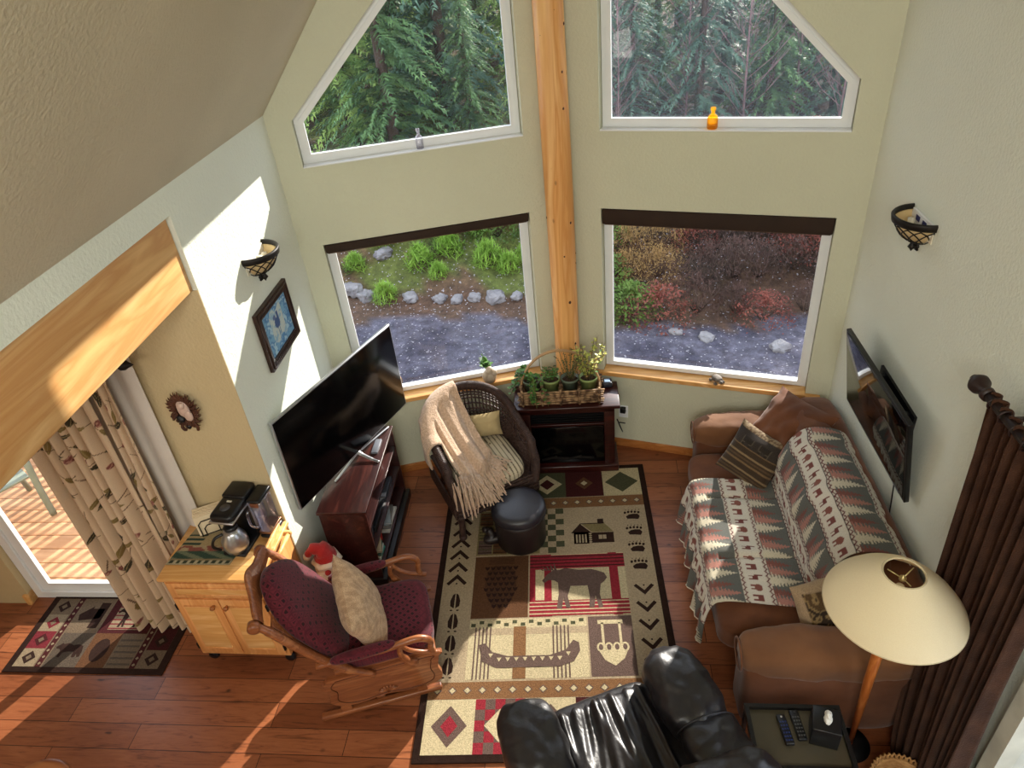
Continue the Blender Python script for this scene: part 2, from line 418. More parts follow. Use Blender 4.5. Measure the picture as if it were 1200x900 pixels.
# ceilings
b = MB(); T = frame_matrix((0, 0, 0), (1, 0, 0), (0, 0, 1))
b.poly([[(-WL, Z_K), (-xk, ROOF), (-xk - .15, ROOF + .05), (-WL - .15, Z_K)]], 2.2, -(YC), M_ceil, T)
struct(b.build('ceiling_left'))
b = MB(); b.poly([[(-xk - .02, -2.2), (WR + .1, -2.2), (WR + .1, YC + .1), (.0, YP + .12), (-xk - .02, YP - .03)]], ROOF, ROOF + .1, M_ceil); struct(b.build('ceiling_top'))
# left slope continues into the prow
b = MB(); Tp = []
vs = [(-WL, YC, Z_K), (-xk, YC, ROOF), (-xk, YC + (WL - xk) * (YP - YC) / WL, ROOF)]
b.add(vs + [(x - .1, y, z + .06) for x, y, z in vs], [(0, 1, 2), (3, 5, 4), (0, 3, 4, 1), (1, 4, 5, 2), (2, 5, 3, 0)], M_ceil); struct(b.build('ceiling_prow'))
b = MB(); b.box((-1.43, -2.26, 2.6), (6.9, .12, 5.4), M_wall); struct(b.build('wall_back'))
# header beam
b = MB(); b.box((-WL - .085, .41, 2.631), (.13, 5.24, .382), M_pineY, bev=.006); struct(b.build('trim_2'), 'solid pine header beam over the side nook')
# baseboards
def bb_run(name, A, B, h=.075, t=.014, m=M_base):
    T = wall_T(A, B); sg = 1 if (T.to_3x3() @ Vector((0, 0, 1))).y > 0 else -1
    L = (Vector(A) - Vector(B)).length
    x = MB(); x.M = T; x.box((L / 2, h / 2, -sg * t / 2), (L, h, t), m, bev=.003); struct(x.build(name))
bb_run('baseboard_front_left', (-WL, YC), (0, YP)); bb_run('baseboard_front_right', (WR, YC), (0, YP))
b = MB(); b.box((-WL + .007, (YN + YC) / 2, .0375), (.014, YC - YN, .075), M_base, bev=.003); struct(b.build('baseboard_left'))
b = MB(); b.box((-3.925, YN + .045, .05), (.03, .13, .1), M_pine, bev=.003); struct(b.build('baseboard_door_return'))
b = MB(); b.box((-2.08, YN - .007, .0375), (.64, .014, .075), M_base, bev=.003); struct(b.build('baseboard_nook'))
b = MB(); b.box((WR - .007, 3.1, .0375), (.014, 2.4, .075), M_base, bev=.003); struct(b.build('baseboard_right'))
# sliding patio door in nook --------------------------------------
d1 = sempty('door_1')
b = MB(); T = frame_matrix((0, YN + .05, 0), (1, 0, 0), (0, 0, 1))
b.poly([rect(-3.908, .002, -2.402, 2.055), rect(-3.85, .06, -2.46, 2.0)], 0, -.075, M_white, T)
b.poly([rect(-3.848, .062, -3.1, 1.998), rect(-3.775, .135, -3.17, 1.93)], -.02, -.05, M_white, T)
b.poly([rect(-3.17, .062, -2.462, 1.998), rect(-3.1, .135, -2.53, 1.93)], -.051, -.073, M_white, T)
b.build('door_frame', d1)
b = MB(); b.add([(-3.78, YN + .085, .13), (-3.16, YN + .085, .13), (-3.16, YN + .085, 1.935), (-3.78, YN + .085, 1.935)], [(0, 1, 2, 3)], M_glass)
b.add([(-3.11, YN + .112, .13), (-2.52, YN + .112, .13), (-2.52, YN + .112, 1.935), (-3.11, YN + .112, 1.935)], [(0, 1, 2, 3)], M_glass); b.build('pane', d1)
# patio door in right wall (only its stile shows past the curtain)
d2 = sempty('door_2')
b = MB(); T = frame_matrix((WR - .03, 0, 0), (0, 1, 0), (0, 0, 1))
b.poly([rect(-.198, .022, 1.798, 2.058), rect(-.12, .1, 1.72, 1.98)], 0, .12, M_reveal, T); b.build('door_frame', d2)
b = MB(); b.add([(WR + .04, -.12, .1), (WR + .04, 1.72, .1), (WR + .04, 1.72, 1.98), (WR + .04, -.12, 1.98)], [(0, 1, 2, 3)], M_glass); b.build('pane', d2)
# wall outlet by the heater
p = TRw @ Vector((LR - .42, .36, -sR * .004))
o = thing('wall_outlet', 'white wall outlet with black plug to the right of the fireplace heater', 'outlet', tuple(p)); o.rotation_euler = TRw.to_euler()
b = MB(); b.box((0, 0, 0), (.075, .118, .006), M_white, bev=.002); b.build('cover_plate', o)
b = MB(); b.box((0, .03, -sR * .022), (.045, .05, .035), M_black, bev=.006)
b.build('plug', o)
# ================================================================== RUGS
R_dk = mat('rug_dark_brown', (54, 38, 32), (46, 32, 27), rough=.95, bump=.8, bscale=260, spec=.05, scale=40)
def rugm(n, c): return mat(n, c, tuple(v * .82 for v in c), rough=.95, bump=.9, bscale=240, spec=.05, scale=90)
R_be = rugm('rug_beige', (184, 164, 134)); R_ta = rugm('rug_tan_brown', (138, 100, 68)); R_gy = rugm('rug_grey_brown', (108, 88, 80))
R_rd = rugm('rug_red', (152, 48, 58)); R_gr = rugm('rug_green', (84, 84, 62)); R_mr = rugm('rug_maroon', (74, 36, 36)); R_br = rugm('rug_cone_brown', (102, 70, 48))
R_cr = rugm('rug_cream', (206, 190, 152)); R_cn = rugm('rug_cone_dark', (86, 58, 42)); R_ol = rugm('rug_olive', (138, 124, 86))
def diamond(b, x, y, rx, ry, z, m): b.decal([(x - rx, y), (x, y - ry), (x + rx, y), (x, y + ry)], z, m)
def chevron(b, x, y, s, up, z, m):
    k = 1 if up else -1
    b.decal([(x - s, y - k * s * .5), (x - s * .75, y - k * s * .75), (x, y + k * s * .05), (x + s * .75, y - k * s * .75), (x + s, y - k * s * .5), (x, y + k * s * .6)], z, m)
    b.decal(ell(x, y - k * s * .55, s * .1, s * .1, 8), z, m)
def paw(b, x, y, s, z, m):
    b.decal([(x - s * .75, y - s * .35), (x - s * .6, y - s * .7), (x, y - s * .72), (x + s * .6, y - s * .8), (x + s * .82, y - s * .35), (x + s * .6, y + s * .02), (x + s * .1, y + s * .05), (x - s * .4, y - s * .05)], z, m)
    for k in range(5):
        a = x - s * .8 + k * s * .38; b.decal(ell(a, y + s * (.26 + .12 * sin(k / 4 * pi)), s * .145, s * .2, 8, -.2), z, m)
        b.decal([(a + s * .05, y + s * .62), (a + s * .12, y + s * .85), (a + s * .15, y + s * .6)], z, m)
def hoof(b, x, y, s, z, m):
    b.decal([(x - s * .08, y - s), (x - s * .5, y - s * .7), (x - s * .55, y), (x - s * .3, y + s * .8), (x - s * .05, y + s)], z, m)
    b.decal([(x + s * .08, y - s), (x + s * .5, y - s * .7), (x + s * .55, y), (x + s * .3, y + s * .8), (x + s * .05, y + s)], z, m)
    b.decal(ell(x - s * .35, y - s * 1.25, s * .16, s * .1, 7), z, m); b.decal(ell(x + s * .35, y - s * 1.25, s * .16, s * .1, 7), z, m)
def moose(b, x, y, s, z, m):
    P = [(-1, .25), (-.92, .45), (-.7, .55), (-.5, .62), (-.1, .6), (.35, .7), (.55, .62), (.75, .62), (.95, .45), (1.12, .2), (1.05, .1), (.9, .22), (.72, .2), (.6, .1),
         (.58, -.35), (.66, -.9), (.5, -.92), (.44, -.5), (.36, -.9), (.22, -.9), (.3, -.45), (.2, -.05), (-.35, -.05), (-.4, -.5), (-.36, -.9), (-.52, -.9), (-.58, -.45), (-.66, -.92), (-.8, -.9), (-.72, -.4), (-.78, 0), (-.9, .1)]
    b.decal([(x - p[0] * s, y + p[1] * s) for p in P], z, m)
    for k in range(5): b.decal([(x - (.62 + k * .1) * s, y + .6 * s), (x - (.72 + k * .1) * s, y + .62 * s), (x - (.72 + k * .13) * s, y + (.95 - .05 * k) * s)], z, m)
def bear(b, x, y, s, z, m):
    P = [(-1, -.1), (-.85, .3), (-.5, .42), (-.1, .35), (.3, .5), (.6, .42), (.75, .5), (.82, .4), (1.05, .2), (1.0, .08), (.75, .05), (.6, -.1), (.62, -.55), (.4, -.58), (.36, -.25), (.1, -.15), (-.4, -.15), (-.45, -.55), (-.68, -.58), (-.7, -.3), (-.85, -.55), (-1.02, -.5)]
    b.decal([(x - p[0] * s, y + p[1] * s) for p in P], z, m)
rug = thing('area_rug', 'large lodge-pattern rug with cabin, moose, pinecone and canoe blocks', 'rug', (-.1743, 3.2124, 0), .0491)
b = MB(); b.box((0, 0, .006), (1.56, 2.389, .012), R_dk, bev=.004); b.build('rug_border', rug)
b = MB(); b.M = Matrix.Translation((-.78, -1.1945, .0122)); e = .0005
z0, z1, z2, z3, z4, z5, z6 = [e * k for k in range(1, 8)]
b.decal(rect(.045, .045, 1.515, 2.345), z0, R_be)
for v in (.375, 1.925):
    b.decal(rect(.045, v, 1.515, v + .11), z1, R_ta)
    for k in range(16):
        diamond(b, .1 + k * .091, v + .055, .028, .028, z2, R_gy); diamond(b, .1 + k * .091, v + .055, .019, .019, z3, R_cr)
# bottom and top rows of squares
sq = [R_cr, R_rd, R_gr, R_mr, R_cr]
for k in range(5):
    x0 = .045 + k * .294
    b.decal(rect(x0, .045, x0 + .294, .372), z1, [R_cr, R_rd, R_cr, R_mr, R_cr][k]); b.decal(rect(x0, 2.04, x0 + .294, 2.345), z1, [R_cr, R_mr, R_gr, R_mr, R_cr][k])
    if k == 1:
        for i in range(5):
            for j in range(5):
                if (i + j) % 2: b.decal(rect(x0 + i * .0588, .045 + j * .0654, x0 + (i + 1) * .0588, .045 + (j + 1) * .0654), z2, R_gy)
        diamond(b, x0 + .147, .21, .09, .1, z3, R_cr)
    elif k in (0, 2, 4):
        diamond(b, x0 + .147, .21, .105, .125, z2, R_gy); diamond(b, x0 + .147, .21, .05, .065, z3, R_rd)
    if k == 2: diamond(b, x0 + .147, 2.19, .12, .11, z2, R_cr); diamond(b, x0 + .147, 2.19, .06, .06, z3, R_mr)
    elif k == 3: diamond(b, x0 + .147, 2.19, .07, .07, z2, R_br); diamond(b, x0 + .147, 2.19, .027, .027, z3, R_cr)
    else: diamond(b, x0 + .147, 2.19, .13, .115, z2, R_gr)
# side columns
for k in range(6): chevron(b, .14, 1.84 - k * .113, .072, True, z1, R_dk)
for k in range(4): hoof(b, .145, 1.09 - k * .165, .062, z1, R_dk)
for k in range(4): paw(b, 1.415, 1.83 - k * .158, .066, z1, R_dk)
for k in range(5): chevron(b, 1.42, 1.13 - k * .14, .068, False, z1, R_dk)
# row A : plaid patches, checkers, cabin
b.decal(rect(.26, 1.48, .9, 1.92), z1, R_ol)
for i in range(4):
    for j in range(3):
        b.decal(rect(.27 + i * .11, 1.49 + j * .14, .37 + i * .11, 1.62 + j * .14), z2, [R_gy, R_ol, R_br, R_be, R_gr][(i * 2 + j) % 5])
        for q in range(4): b.decal(rect(.27 + i * .11, 1.5 + j * .14 + q * .03, .37 + i * .11, 1.507 + j * .14 + q * .03), z3, [R_dk, R_gr][q % 2])
for j in range(8):
    for i in range(3):
        b.decal(rect(.72 + i * .06, 1.48 + j * .055, .78 + i * .06, 1.535 + j * .055), z2, R_gr if (i + j) % 2 else R_be)
X, Y = .95, 1.56
b.decal(rect(.92, 1.485, 1.3, 1.92), z1, R_be)
b.decal(rect(X + .02, Y, X + .31, Y + .1), z2, R_dk); b.decal([(X, Y + .1), (X + .07, Y + .19), (X + .15, Y + .1)], z2, R_dk); b.decal(rect(X + .02, Y - .005, X + .13, Y + .11), z2, R_dk)
b.decal([(X + .08, Y + .19), (X + .25, Y + .19), (X + .31, Y + .105), (X + .155, Y + .105)], z2, R_ol); b.decal(rect(X + .2, Y + .185, X + .245, Y + .235), z2, R_dk)
for k in range(4): b.decal(rect(X + .035 + k * .022, Y + .005, X + .047 + k * .022, Y + .085), z3, R_be)
b.decal(rect(X + .2, Y + .035, X + .255, Y + .075), z3, R_be); b.decal(rect(X + .226, Y + .035, X + .23, Y + .075), z4, R_dk)
for k in range(5): b.decal(ell(X + .14, Y + .01 + k * .02, .012, .008, 8), z3, R_be)
b.decal([(X, Y + .1), (X + .07, Y + .195), (X + .25, Y + .195), (X + .245, Y + .188), (X + .075, Y + .186), (X + .01, Y + .1)], z3, R_dk)
# row B : pinecone, moose
b.decal(rect(.26, .94, .64, 1.465), z1, R_br)
b.decal([(.45, 1.0), (.37, 1.08), (.34, 1.2), (.35, 1.32), (.4, 1.38), (.5, 1.38), (.55, 1.32), (.56, 1.2), (.53, 1.08)], z2, R_cn)
for j in range(8):
    yy = 1.04 + j * .046; w_ = .03 + .085 * sin(min(1, (j + .6) / 7) * pi * .6)
    for i in range(-3, 4):
        xx = .45 + (i + .5 * (j % 2)) * .04
        if abs(xx - .45) < w_: b.decal([(xx - .018, yy + .012), (xx - .012, yy - .012), (xx, yy - .024), (xx + .012, yy - .012), (xx + .018, yy + .012), (xx, yy + .004)], z3, R_dk)
for j in range(6): b.decal(rect(.36, 1.395 + j * .01, .54, 1.398 + j * .01), z2, R_dk)
b.decal(rect(.65, .94, 1.31, 1.465), z1, R_cr); b.decal(rect(.65, .94, .8, 1.465), z2, R_rd); b.decal(rect(.69, 1.07, .75, 1.33), z3, R_cr)
b.decal(rect(1.2, .94, 1.26, 1.465), z2, R_rd)
for v in (.945, 1.335):
    b.decal(rect(.65, v, 1.31, v + .12), z4, R_rd)
    for q in range(4): b.decal(rect(.65, v + .012 + q * .03, 1.31, v + .02 + q * .03), z5, R_cr if v < 1 else R_dk)
moose(b, .97, 1.19, .21, z6, R_gy)
# row C : plaid with canoe, pot block
b.decal(rect(.26, .5, 1.02, .93), z1, R_cr)
for k in range(14): b.decal(rect(.27 + k * .054, .895 if k % 2 else .875, .3 + k * .054, .92 if k % 2 else .9), z2, R_gr)
b.decal(rect(.26, .81, 1.02, .86), z2, R_be); b.decal(rect(.55, .5, .63, .87), z3, R_ta)
for x0 in (.3, .8):
    for q in range(5): b.decal(rect(x0 + q * .024, .5, x0 + .009 + q * .024, .87), z4, R_gy)
cn = [(.33, .74), (.37, .75), (.42, .685), (.52, .655), (.78, .655), (.88, .69), (.93, .76), (.965, .74), (.97, .68), (.93, .61), (.84, .575), (.45, .575), (.36, .62)]
b.decal(cn, z5, R_gy)
for k in range(10):
    x_ = .41 + k * .054; y_ = .645 + (.03 if k in (0, 9) else 0); b.decal([(x_ - .015, y_), (x_ + .015, y_), (x_, y_ - .028)], z6, R_cr)
b.decal(rect(1.03, .5, 1.31, .93), z1, R_gy)
b.decal([(1.09, .9), (1.25, .9), (1.25, .87), (1.09, .87)], z2, R_cr)
for x_ in (1.11, 1.22): b.decal(rect(x_, .7, x_ + .016, .88), z2, R_cr)
b.decal([(1.08, .69), (1.27, .69), (1.24, .62), (1.18, .57), (1.12, .61)], z2, R_cr)
for k in range(4): b.decal(ell(1.1 + k * .05, .7, .026, .035, 10), z3, R_cr); b.decal(ell(1.1 + k * .05, .7, .014, .022, 10), z4, R_gy)
b.build('rug_pattern', rug)

R_be2 = rugm('mat_beige_shaded', (120, 102, 82)); R_cr2 = rugm('mat_cream_shaded', (150, 132, 106)); R_rd2 = rugm('mat_red_shaded', (120, 46, 52)); R_gy2 = rugm('mat_grey_shaded', (92, 80, 68))  # rug colours darkened, shade by the patio door painted in
rug2 = thing('door_mat_rug', 'small dark lodge-pattern rug by the patio door under the curtains', 'rug', (-3.195, 2.8, 0), 0)
b = MB(); b.box((0, 0, .005), (1.13, .625, .01), R_dk, bev=.003); b.build('rug_border', rug2)
b = MB(); b.M = Matrix.Translation((-.565, -.3125, .0102))
b.decal(rect(.05, .04, 1.08, .585), z0, R_be2)
for k in range(4):
    for x0 in (.05, .93):
        y0 = .04 + k * .136
        b.decal(rect(x0, y0, x0 + .15, y0 + .136), z1, [R_cr2, R_rd2, R_cr2, R_be2][k] if x0 < .5 else [R_be2, R_mr, R_mr, R_be2][k])
        diamond(b, x0 + .075, y0 + .068, .05, .05, z2, [R_dk, R_mr, R_rd2, R_dk][k] if x0 < .5 else R_dk); diamond(b, x0 + .075, y0 + .068, .022, .022, z3, R_be2)
for x0 in (.21, .88):
    b.decal(rect(x0, .04, x0 + .04, .585), z1, R_mr)
    for k in range(11): diamond(b, x0 + .02, .065 + k * .049, .012, .012, z2, R_cr2)
b.decal(rect(.26, .04, .5, .3), z1, R_gy2); bear(b, .38, .17, .1, z2, R_dk)
b.decal(rect(.5, .04, .7, .3), z1, R_br); b.decal(ell(.6, .17, .06, .09, 12), z2, R_dk)
b.decal(rect(.26, .31, .5, .585), z1, R_be2); b.decal(rect(.4, .34, .47, .55), z2, R_dk); b.decal([(.28, .45), (.36, .52), (.36, .5), (.45, .5), (.45, .42), (.3, .4)], z2, R_dk)
b.decal(rect(.5, .3, .87, .585), z1, R_mr); b.decal(rect(.56, .33, .82, .56), z2, R_cr2)
for q in range(7): b.decal(rect(.56, .335 + q * .035, .82, .345 + q * .035), z3, R_rd2)
moose(b, .69, .45, .11, z4, R_dk)
b.decal(rect(.7, .04, .88, .3), z1, R_be2)
for q in range(5): b.decal(rect(.71, .06 + q * .045, .87, .075 + q * .045), z2, R_gy2)
b.build('rug_pattern', rug2)

# ================================================================== PINE CABINET (serving cart)
M_knob = mat('wood_knob', (176, 110, 60), rough=.35)
cab = thing('pine_cabinet', 'light pine cabinet on dark casters with drawer front and two doors', 'cabinet', (-2.062, 2.805, 0), -.012)
CW, CD, CH = .594, .44, .81
b = MB(); b.box((0, 0, (.1 + CH) / 2), (CW, CD, CH - .1), M_pineZ, bev=.003); b.build('carcass', cab)
b = MB(); b.box((0, -.005, CH + .012), (CW + .04, CD + .03, .026), M_pine, bev=.006); b.build('top', cab)
b = MB(); b.box((.285 + .0, 0, CH + .045), (.02, CD - .1, .045), M_pine, bev=.006)
b.tube([(.345, -.16, CH + .0), (.345, .16, CH + .0)], .013, M_pine, 10)
for s in (-.15, .15): b.box((.325, s, CH + .0), (.07, .025, .03), M_pine, bev=.005)
b.build('side_rail', cab)
def panel_front(b, x, z, w, h, y=-CD / 2, m=M_pineZ):
    b.box((x, y - .008, z), (w, .016, h), m, bev=.003)
    b.box((x, y - .017, z), (w - .1, .008, h - .07 if h < .2 else h - .11), M_pine, bev=.0035)
    for s in (-1, 1): b.tube(curve([(x - (w - .1) / 2, y - .02, z + s * ((h - (.07 if h < .2 else .11)) / 2)), (x + (w - .1) / 2, y - .02, z + s * ((h - (.07 if h < .2 else .11)) / 2))], 2), .005, m, 6)
b = MB(); panel_front(b, 0, .73, .56, .125); b.build('drawer_front', cab)
for s in (-1, 1):
    b = MB(); panel_front(b, s * .142, .395, .278, .51); dr = b.build('door', cab)
    b = MB(); b.lathe([(0, -.03), (.012, -.03), (.016, -.02), (.008, -.008), (.008, 0)], M_knob, n=14); k = b.build('knob', dr, (s * .142 + (-s) * .1, -CD / 2 - .016, .6), (radians(-90), 0, 0))
    for zz in (.2, .58): b = MB(); b.box((s * .285, -CD / 2 - .012, zz), (.012, .014, .05), M_blackm, bev=.002); b.build('hinge', dr)
for sx in (-1, 1):
    for sy in (-1, 1):
        b = MB(); b.lathe([(0, -.014), (.03, -.014), (.036, 0), (.03, .014), (0, .014)], M_black, n=16)
        b.M = Matrix.Rotation(radians(90), 4, 'X'); b2 = MB()
        b2.M = Matrix.Translation((sx * .26, sy * .18, .036)) @ Matrix.Rotation(radians(90), 4, 'X'); b2.lathe([(0, -.014), (.03, -.014), (.036, 0), (.03, .014), (0, .014)], M_black, n=16)
        b2.M = Matrix(); b2.box((sx * .26, sy * .18, .085), (.04, .045, .036), M_black, bev=.004); b2.build('caster', cab)
ZC0 = CH + .026
# runner
def runner_col(u, v):
    n = noise.noise(Vector((u * 9, v * 9, 2)))
    if v < .12: return (196, 184, 150) if abs((u * 9) % 1 - .5) > .25 or v < .03 or v > .1 else (60, 66, 44)
    if v < .16: return (150, 132, 96)
    if v < .36: return (52, 78, 62) if sin(u * 14 + v * 30) > -.3 else (120, 128, 100)
    if v < .5: return (150, 84, 70) if n > -.1 else (188, 168, 130)
    if v < .8: return (42, 68, 56) if (u < .3 and sin(v * 50) > 0) or (u > .6 and n > .05) else (186, 164, 118)
    return (176, 158, 120)
M_vc = vcmat('woven_fabric')
M_vcs = vcmat('printed_cotton', bump=.15, bscale=400, var=.08)
b = MB(); b.grid(lambda u, v: (-.39 / 2 + u * .40 + (.06 * v), -.02 - .14 + v * .3, ZC0 + .004 + .001 * sin(u * 20)), 60, 50, M_vc, cf=runner_col)
b.grid(lambda u, v: (-.39 / 2 + u * .40 + (.06 * v), -.02 - .14 + v * .3, ZC0 + .001), 2, 2, M_vc, cf=lambda u, v: (150, 132, 96))
tag(b.build('table_runner', None, (-2.18, 2.835, .0)), 'woven forest-scene placemat in green and tan on pine cabinet', 'placemat')
# napkin holder with napkins
nh = thing('napkin_holder', 'black wire napkin holder filled with cream napkins on the pine cabinet', 'napkin holder', (-2.2, 2.97, ZC0 + .006), .5)
b = MB(); b.box((0, 0, .003), (.15, .09, .006), M_blackm)
for sy in (-1, 1):
    for s, w in ((1, .065), (.6, .04)):
        b.tube([(-w, sy * .05, .0), (-w, sy * .055, .1 * s), (-w + .02, sy * .055, .1 * s + .02), (w - .02, sy * .055, .1 * s + .02), (w, sy * .055, .1 * s), (w, sy * .05, 0)], .0035, M_blackm, 6)
b.build('wire_frame', nh)
M_nap = mat('paper_napkin', (232, 214, 180), (220, 200, 164), rough=.9)
b = MB()
for k in range(9): b.box((0, -.04 + k * .01, .078 + .004 * (k % 3)), (.165, .0085, .14), M_nap, rot=(radians(-3 + k * .8), 0, 0), bev=.002)
b.build('napkins', nh)
# coffee maker (single serve + carafe)
cm = thing('coffee_maker', 'black and silver coffee maker with steel carafe on the pine cabinet', 'coffee maker', (-1.945, 2.885, ZC0 + .007), -.12)
b = MB(); bm_ = []
b.box((0, .08, .165), (.15, .13, .33), M_black, bev=.012); b.box((0, .0, .285), (.152, .29, .07), M_black, bev=.03, seg=4)
b.box((0, -.02, .012), (.15, .27, .024), M_black, bev=.01); b.build('body', cm)
b = MB(); b.box((0, -.03, .268), (.157, .24, .016), M_silver, bev=.007); b.box((.078, .08, .17), (.006, .12, .22), M_silver, bev=.002); b.build('silver_trim', cm)
b = MB(); b.lathe([(0, .004), (.028, .004), (.03, 0)], mat('control_dial', (70, 70, 74), rough=.3), (0, -.07, .321), 20); b.box((0, -.02, .322), (.03, .012, .003), M_cream); b.build('control_dial', cm)
b = MB(); b.box((0, .07, .322), (.125, .12, .005), mat('reservoir_lid', (34, 34, 36), rough=.2), bev=.002); b.build('reservoir_lid', cm)
b = MB(); b.lathe([(0, 0), (.066, 0), (.076, .03), (.074, .08), (.05, .13), (.04, .15), (0, .15)], M_silver, (0, -.1, .025), 32); ca = b.build('carafe', cm)
b = MB(); b.tube(curve([(-.04, -.13, .16), (-.075, -.165, .15), (-.09, -.18, .1), (-.07, -.155, .05)]), .009, M_black, 8); b.lathe([(0, 0), (.04, 0), (.042, .02), (.03, .03), (0, .03)], M_black, (0, -.09, .172), 24); b.build('carafe_handle', ca)
# clear kettle / water tank beside the coffee maker
M_clear = glassmat('clear_plastic', (.9, .93, 1), .12, haze=.12, hazecol=(180, 185, 215))
kt = thing('water_tank', 'tall clear water reservoir with black lid and handle beside the coffee maker', 'water tank', (-1.812, 2.95, ZC0), -.12)
b = MB(); b.box((0, 0, .015), (.085, .14, .03), M_black, bev=.012); b.build('base', kt)
b = MB(); b.box((0, 0, .165), (.078, .13, .25), M_clear, bev=.02, seg=3); b.build('tank', kt)
b = MB(); b.box((0, 0, .302), (.088, .145, .026), M_black, bev=.011, seg=3); b.build('lid', kt)
b = MB(); b.tube(curve([(-.03, -.068, .25), (-.035, -.105, .24), (-.035, -.11, .15), (-.03, -.07, .09)]), .008, M_clear, 8)
b.build('handle', kt)
b = MB(); b.box((0, -.068, .275), (.05, .01, .03), mat('copper_latch', (176, 120, 90), metal=.8, rough=.3), bev=.003); b.build('latch', kt)
b = MB(); b.box((0, 0, .045), (.08, .134, .02), mat('copper_band', (176, 130, 100), metal=.8, rough=.3), bev=.003); b.build('band', kt)
# ================================================================== angel ornament
ow = thing('wall_ornament', 'oval wooden twig wall ornament with carved white figure on the nook wall', 'wall ornament', (-2.087, YN - .02, 1.72), 0)
M_tw = mat('twig_brown', (96, 54, 32), (60, 34, 22), rough=.7)
b = MB(); random.seed(5)
for k in range(46):
    a = k / 46 * 2 * pi + random.uniform(-.05, .05); r0 = .72; r1 = random.uniform(1.0, 1.3)
    b.tube([(.065 * r0 * cos(a), -.01, .085 * r0 * sin(a)), (.065 * r1 * cos(a + .1), -.02 - random.random() * .015, .085 * r1 * sin(a + .1)), (.068 * (r1 + .2) * cos(a + .16), -.012, .088 * (r1 + .2) * sin(a + .16))], [.01, .007, .001], M_tw, 5)
for s in (-1, 1): b.tube(curve([(s * .02, -.012, -.08), (s * .045, -.02, -.1), (s * .04, -.02, -.125), (s * .035, -.01, -.135)]), [.009] * 24 + [.003], M_tw, 6)
b.build('twig_wreath', ow)
b = MB(); b.lathe([(0, -.004), (.05, -.004), (.055, 0), (.055, .012), (0, .012)], M_tw, n=24, sy=1.35); b.build('back_plate', ow, (0, .012, 0), (radians(90), 0, 0))
b = MB(); M_fig = mat('carved_figure', (214, 186, 168), (196, 166, 148), rough=.6)
b.cush((0, -.014, .015), (.07, .03, .12), M_fig, k=2.3, n=8); b.cush((.004, -.026, .045), (.04, .035, .045), M_fig, k=2, n=6); b.cush((.02, -.02, -.03), (.05, .03, .07), M_fig, k=2.2, n=6); b.build('figure', ow)
b = MB(); b.cush((-.03, -.028, -.045), (.045, .03, .05), M_black, k=2, n=6, wr=.006, ws=40); b.cush((.0, -.028, -.1), (.03, .02, .03), M_black, k=2, n=6); b.build('dark_cluster', ow)
# ================================================================== left curtain rod and curtains
cr = thing('curtain_rod', 'black double curtain rod with pointed finial on the nook wall', 'curtain rod', (-2.9, YN, 2.075), 0)
b = MB(); b.tube([(-1.0, -.1, 0), (.6, -.1, 0)], .0125, M_blackm, 12); b.build('front_rod', cr)
b = MB(); b.tube([(-1.0, -.06, .035), (.64, -.06, .035)], .012, M_blackm, 12); b.build('rear_rod', cr)
b = MB(); b.M = Matrix.Translation((.6, -.1, 0)) @ Matrix.Rotation(radians(90), 4, 'Y'); b.lathe([(0, -.02), (.02, -.02), (.014, 0), (.018, .01), (.03, .03), (.028, .05), (.018, .065), (.012, .08), (0, .1)], M_blackm, n=18); b.build('finial', cr)
for xx in (-.9, .52):
    b = MB(); b.box((xx, -.006, .0), (.03, .012, .08), M_blackm, bev=.003); b.box((xx, -.055, .008), (.014, .11, .014), M_blackm); b.build('bracket', cr)
random.seed(11)
leaves = []
for k in range(290):
    leaves.append((random.uniform(0, 1.9), random.uniform(0, 2.1), random.uniform(0, pi), random.choice([0, 0, 1, 1, 2, 3]), random.uniform(.75, 1.2)))
lgrid = {}
for l in leaves:
    for i in range(-1, 2):
        for j in range(-1, 2): lgrid.setdefault((int(l[0] / .12) + i, int(l[1] / .12) + j), []).append(l)
def floral(s, z):
    base = (212, 184, 152)
    for (x, y, a, k, q) in lgrid.get((int(s / .12), int(z / .12)), []):
        dx, dy = s - x, z - y; u = dx * cos(a) + dy * sin(a); v = -dx * sin(a) + dy * cos(a)
        if k in (0, 1):
            Lh = .045 * q
            if abs(u) < Lh and abs(v) < .017 * q * (1 - (u / Lh) ** 2): return [(66, 58, 40), (126, 104, 58)][k] if abs(v) > .0015 else (150, 130, 90)
        elif k == 2:
            if u * u + v * v < (.02 * q) ** 2: return (128, 72, 64) if noise.noise(Vector((s * 90, z * 90, 0))) > -.1 else (176, 130, 110)
        if abs(v) < .0026 and 0 < u < .11 * q: return (96, 70, 50)
    return base
def drape(name, x0, x1, y, ztop, zbot, folds, amp, label, cat, fabw, cf=None, m=None, seed=0, flare=0, gather=.5, grp=None, axis='x', off=0, nu=None):
    b = MB(); nu = nu or folds * 14; nv = 400 if cf else 46
    W = x1 - x0
    def P(u, v):
        z = zbot + (ztop - zbot) * v
        ph = u * folds * 2 * pi + .9 * sin(u * 9 + seed) + .25 * sin(v * 5 + seed * 2 + u * 13)
        am = amp * (.55 + .45 * (1 - v)) * (1 + .35 * sin(u * 17 + seed))
        sx = sin(ph); yy = am * (sx * .8 + .2 * sin(2 * ph + 1))
        xx = x0 + W * u + .25 * amp * cos(ph) + flare * (1 - v) ** 1.5 * (u - .5) + off * (1 - v)
        return (xx, y - amp * 1.2 + yy, z) if axis == 'x' else (y - amp * 1.2 + yy, xx, z)
    b.grid(P, nu, nv, m, cf=(lambda u, v: cf(u * fabw, v * (ztop - zbot))) if cf else None)
    o = b.build(name); so = o.modifiers.new('Solid', 'SOLIDIFY'); so.thickness = .003
    return tag(o, label, cat, grp)
M_cur = vcmat('floral_curtain_cotton', bump=.2, bscale=500, var=.1)
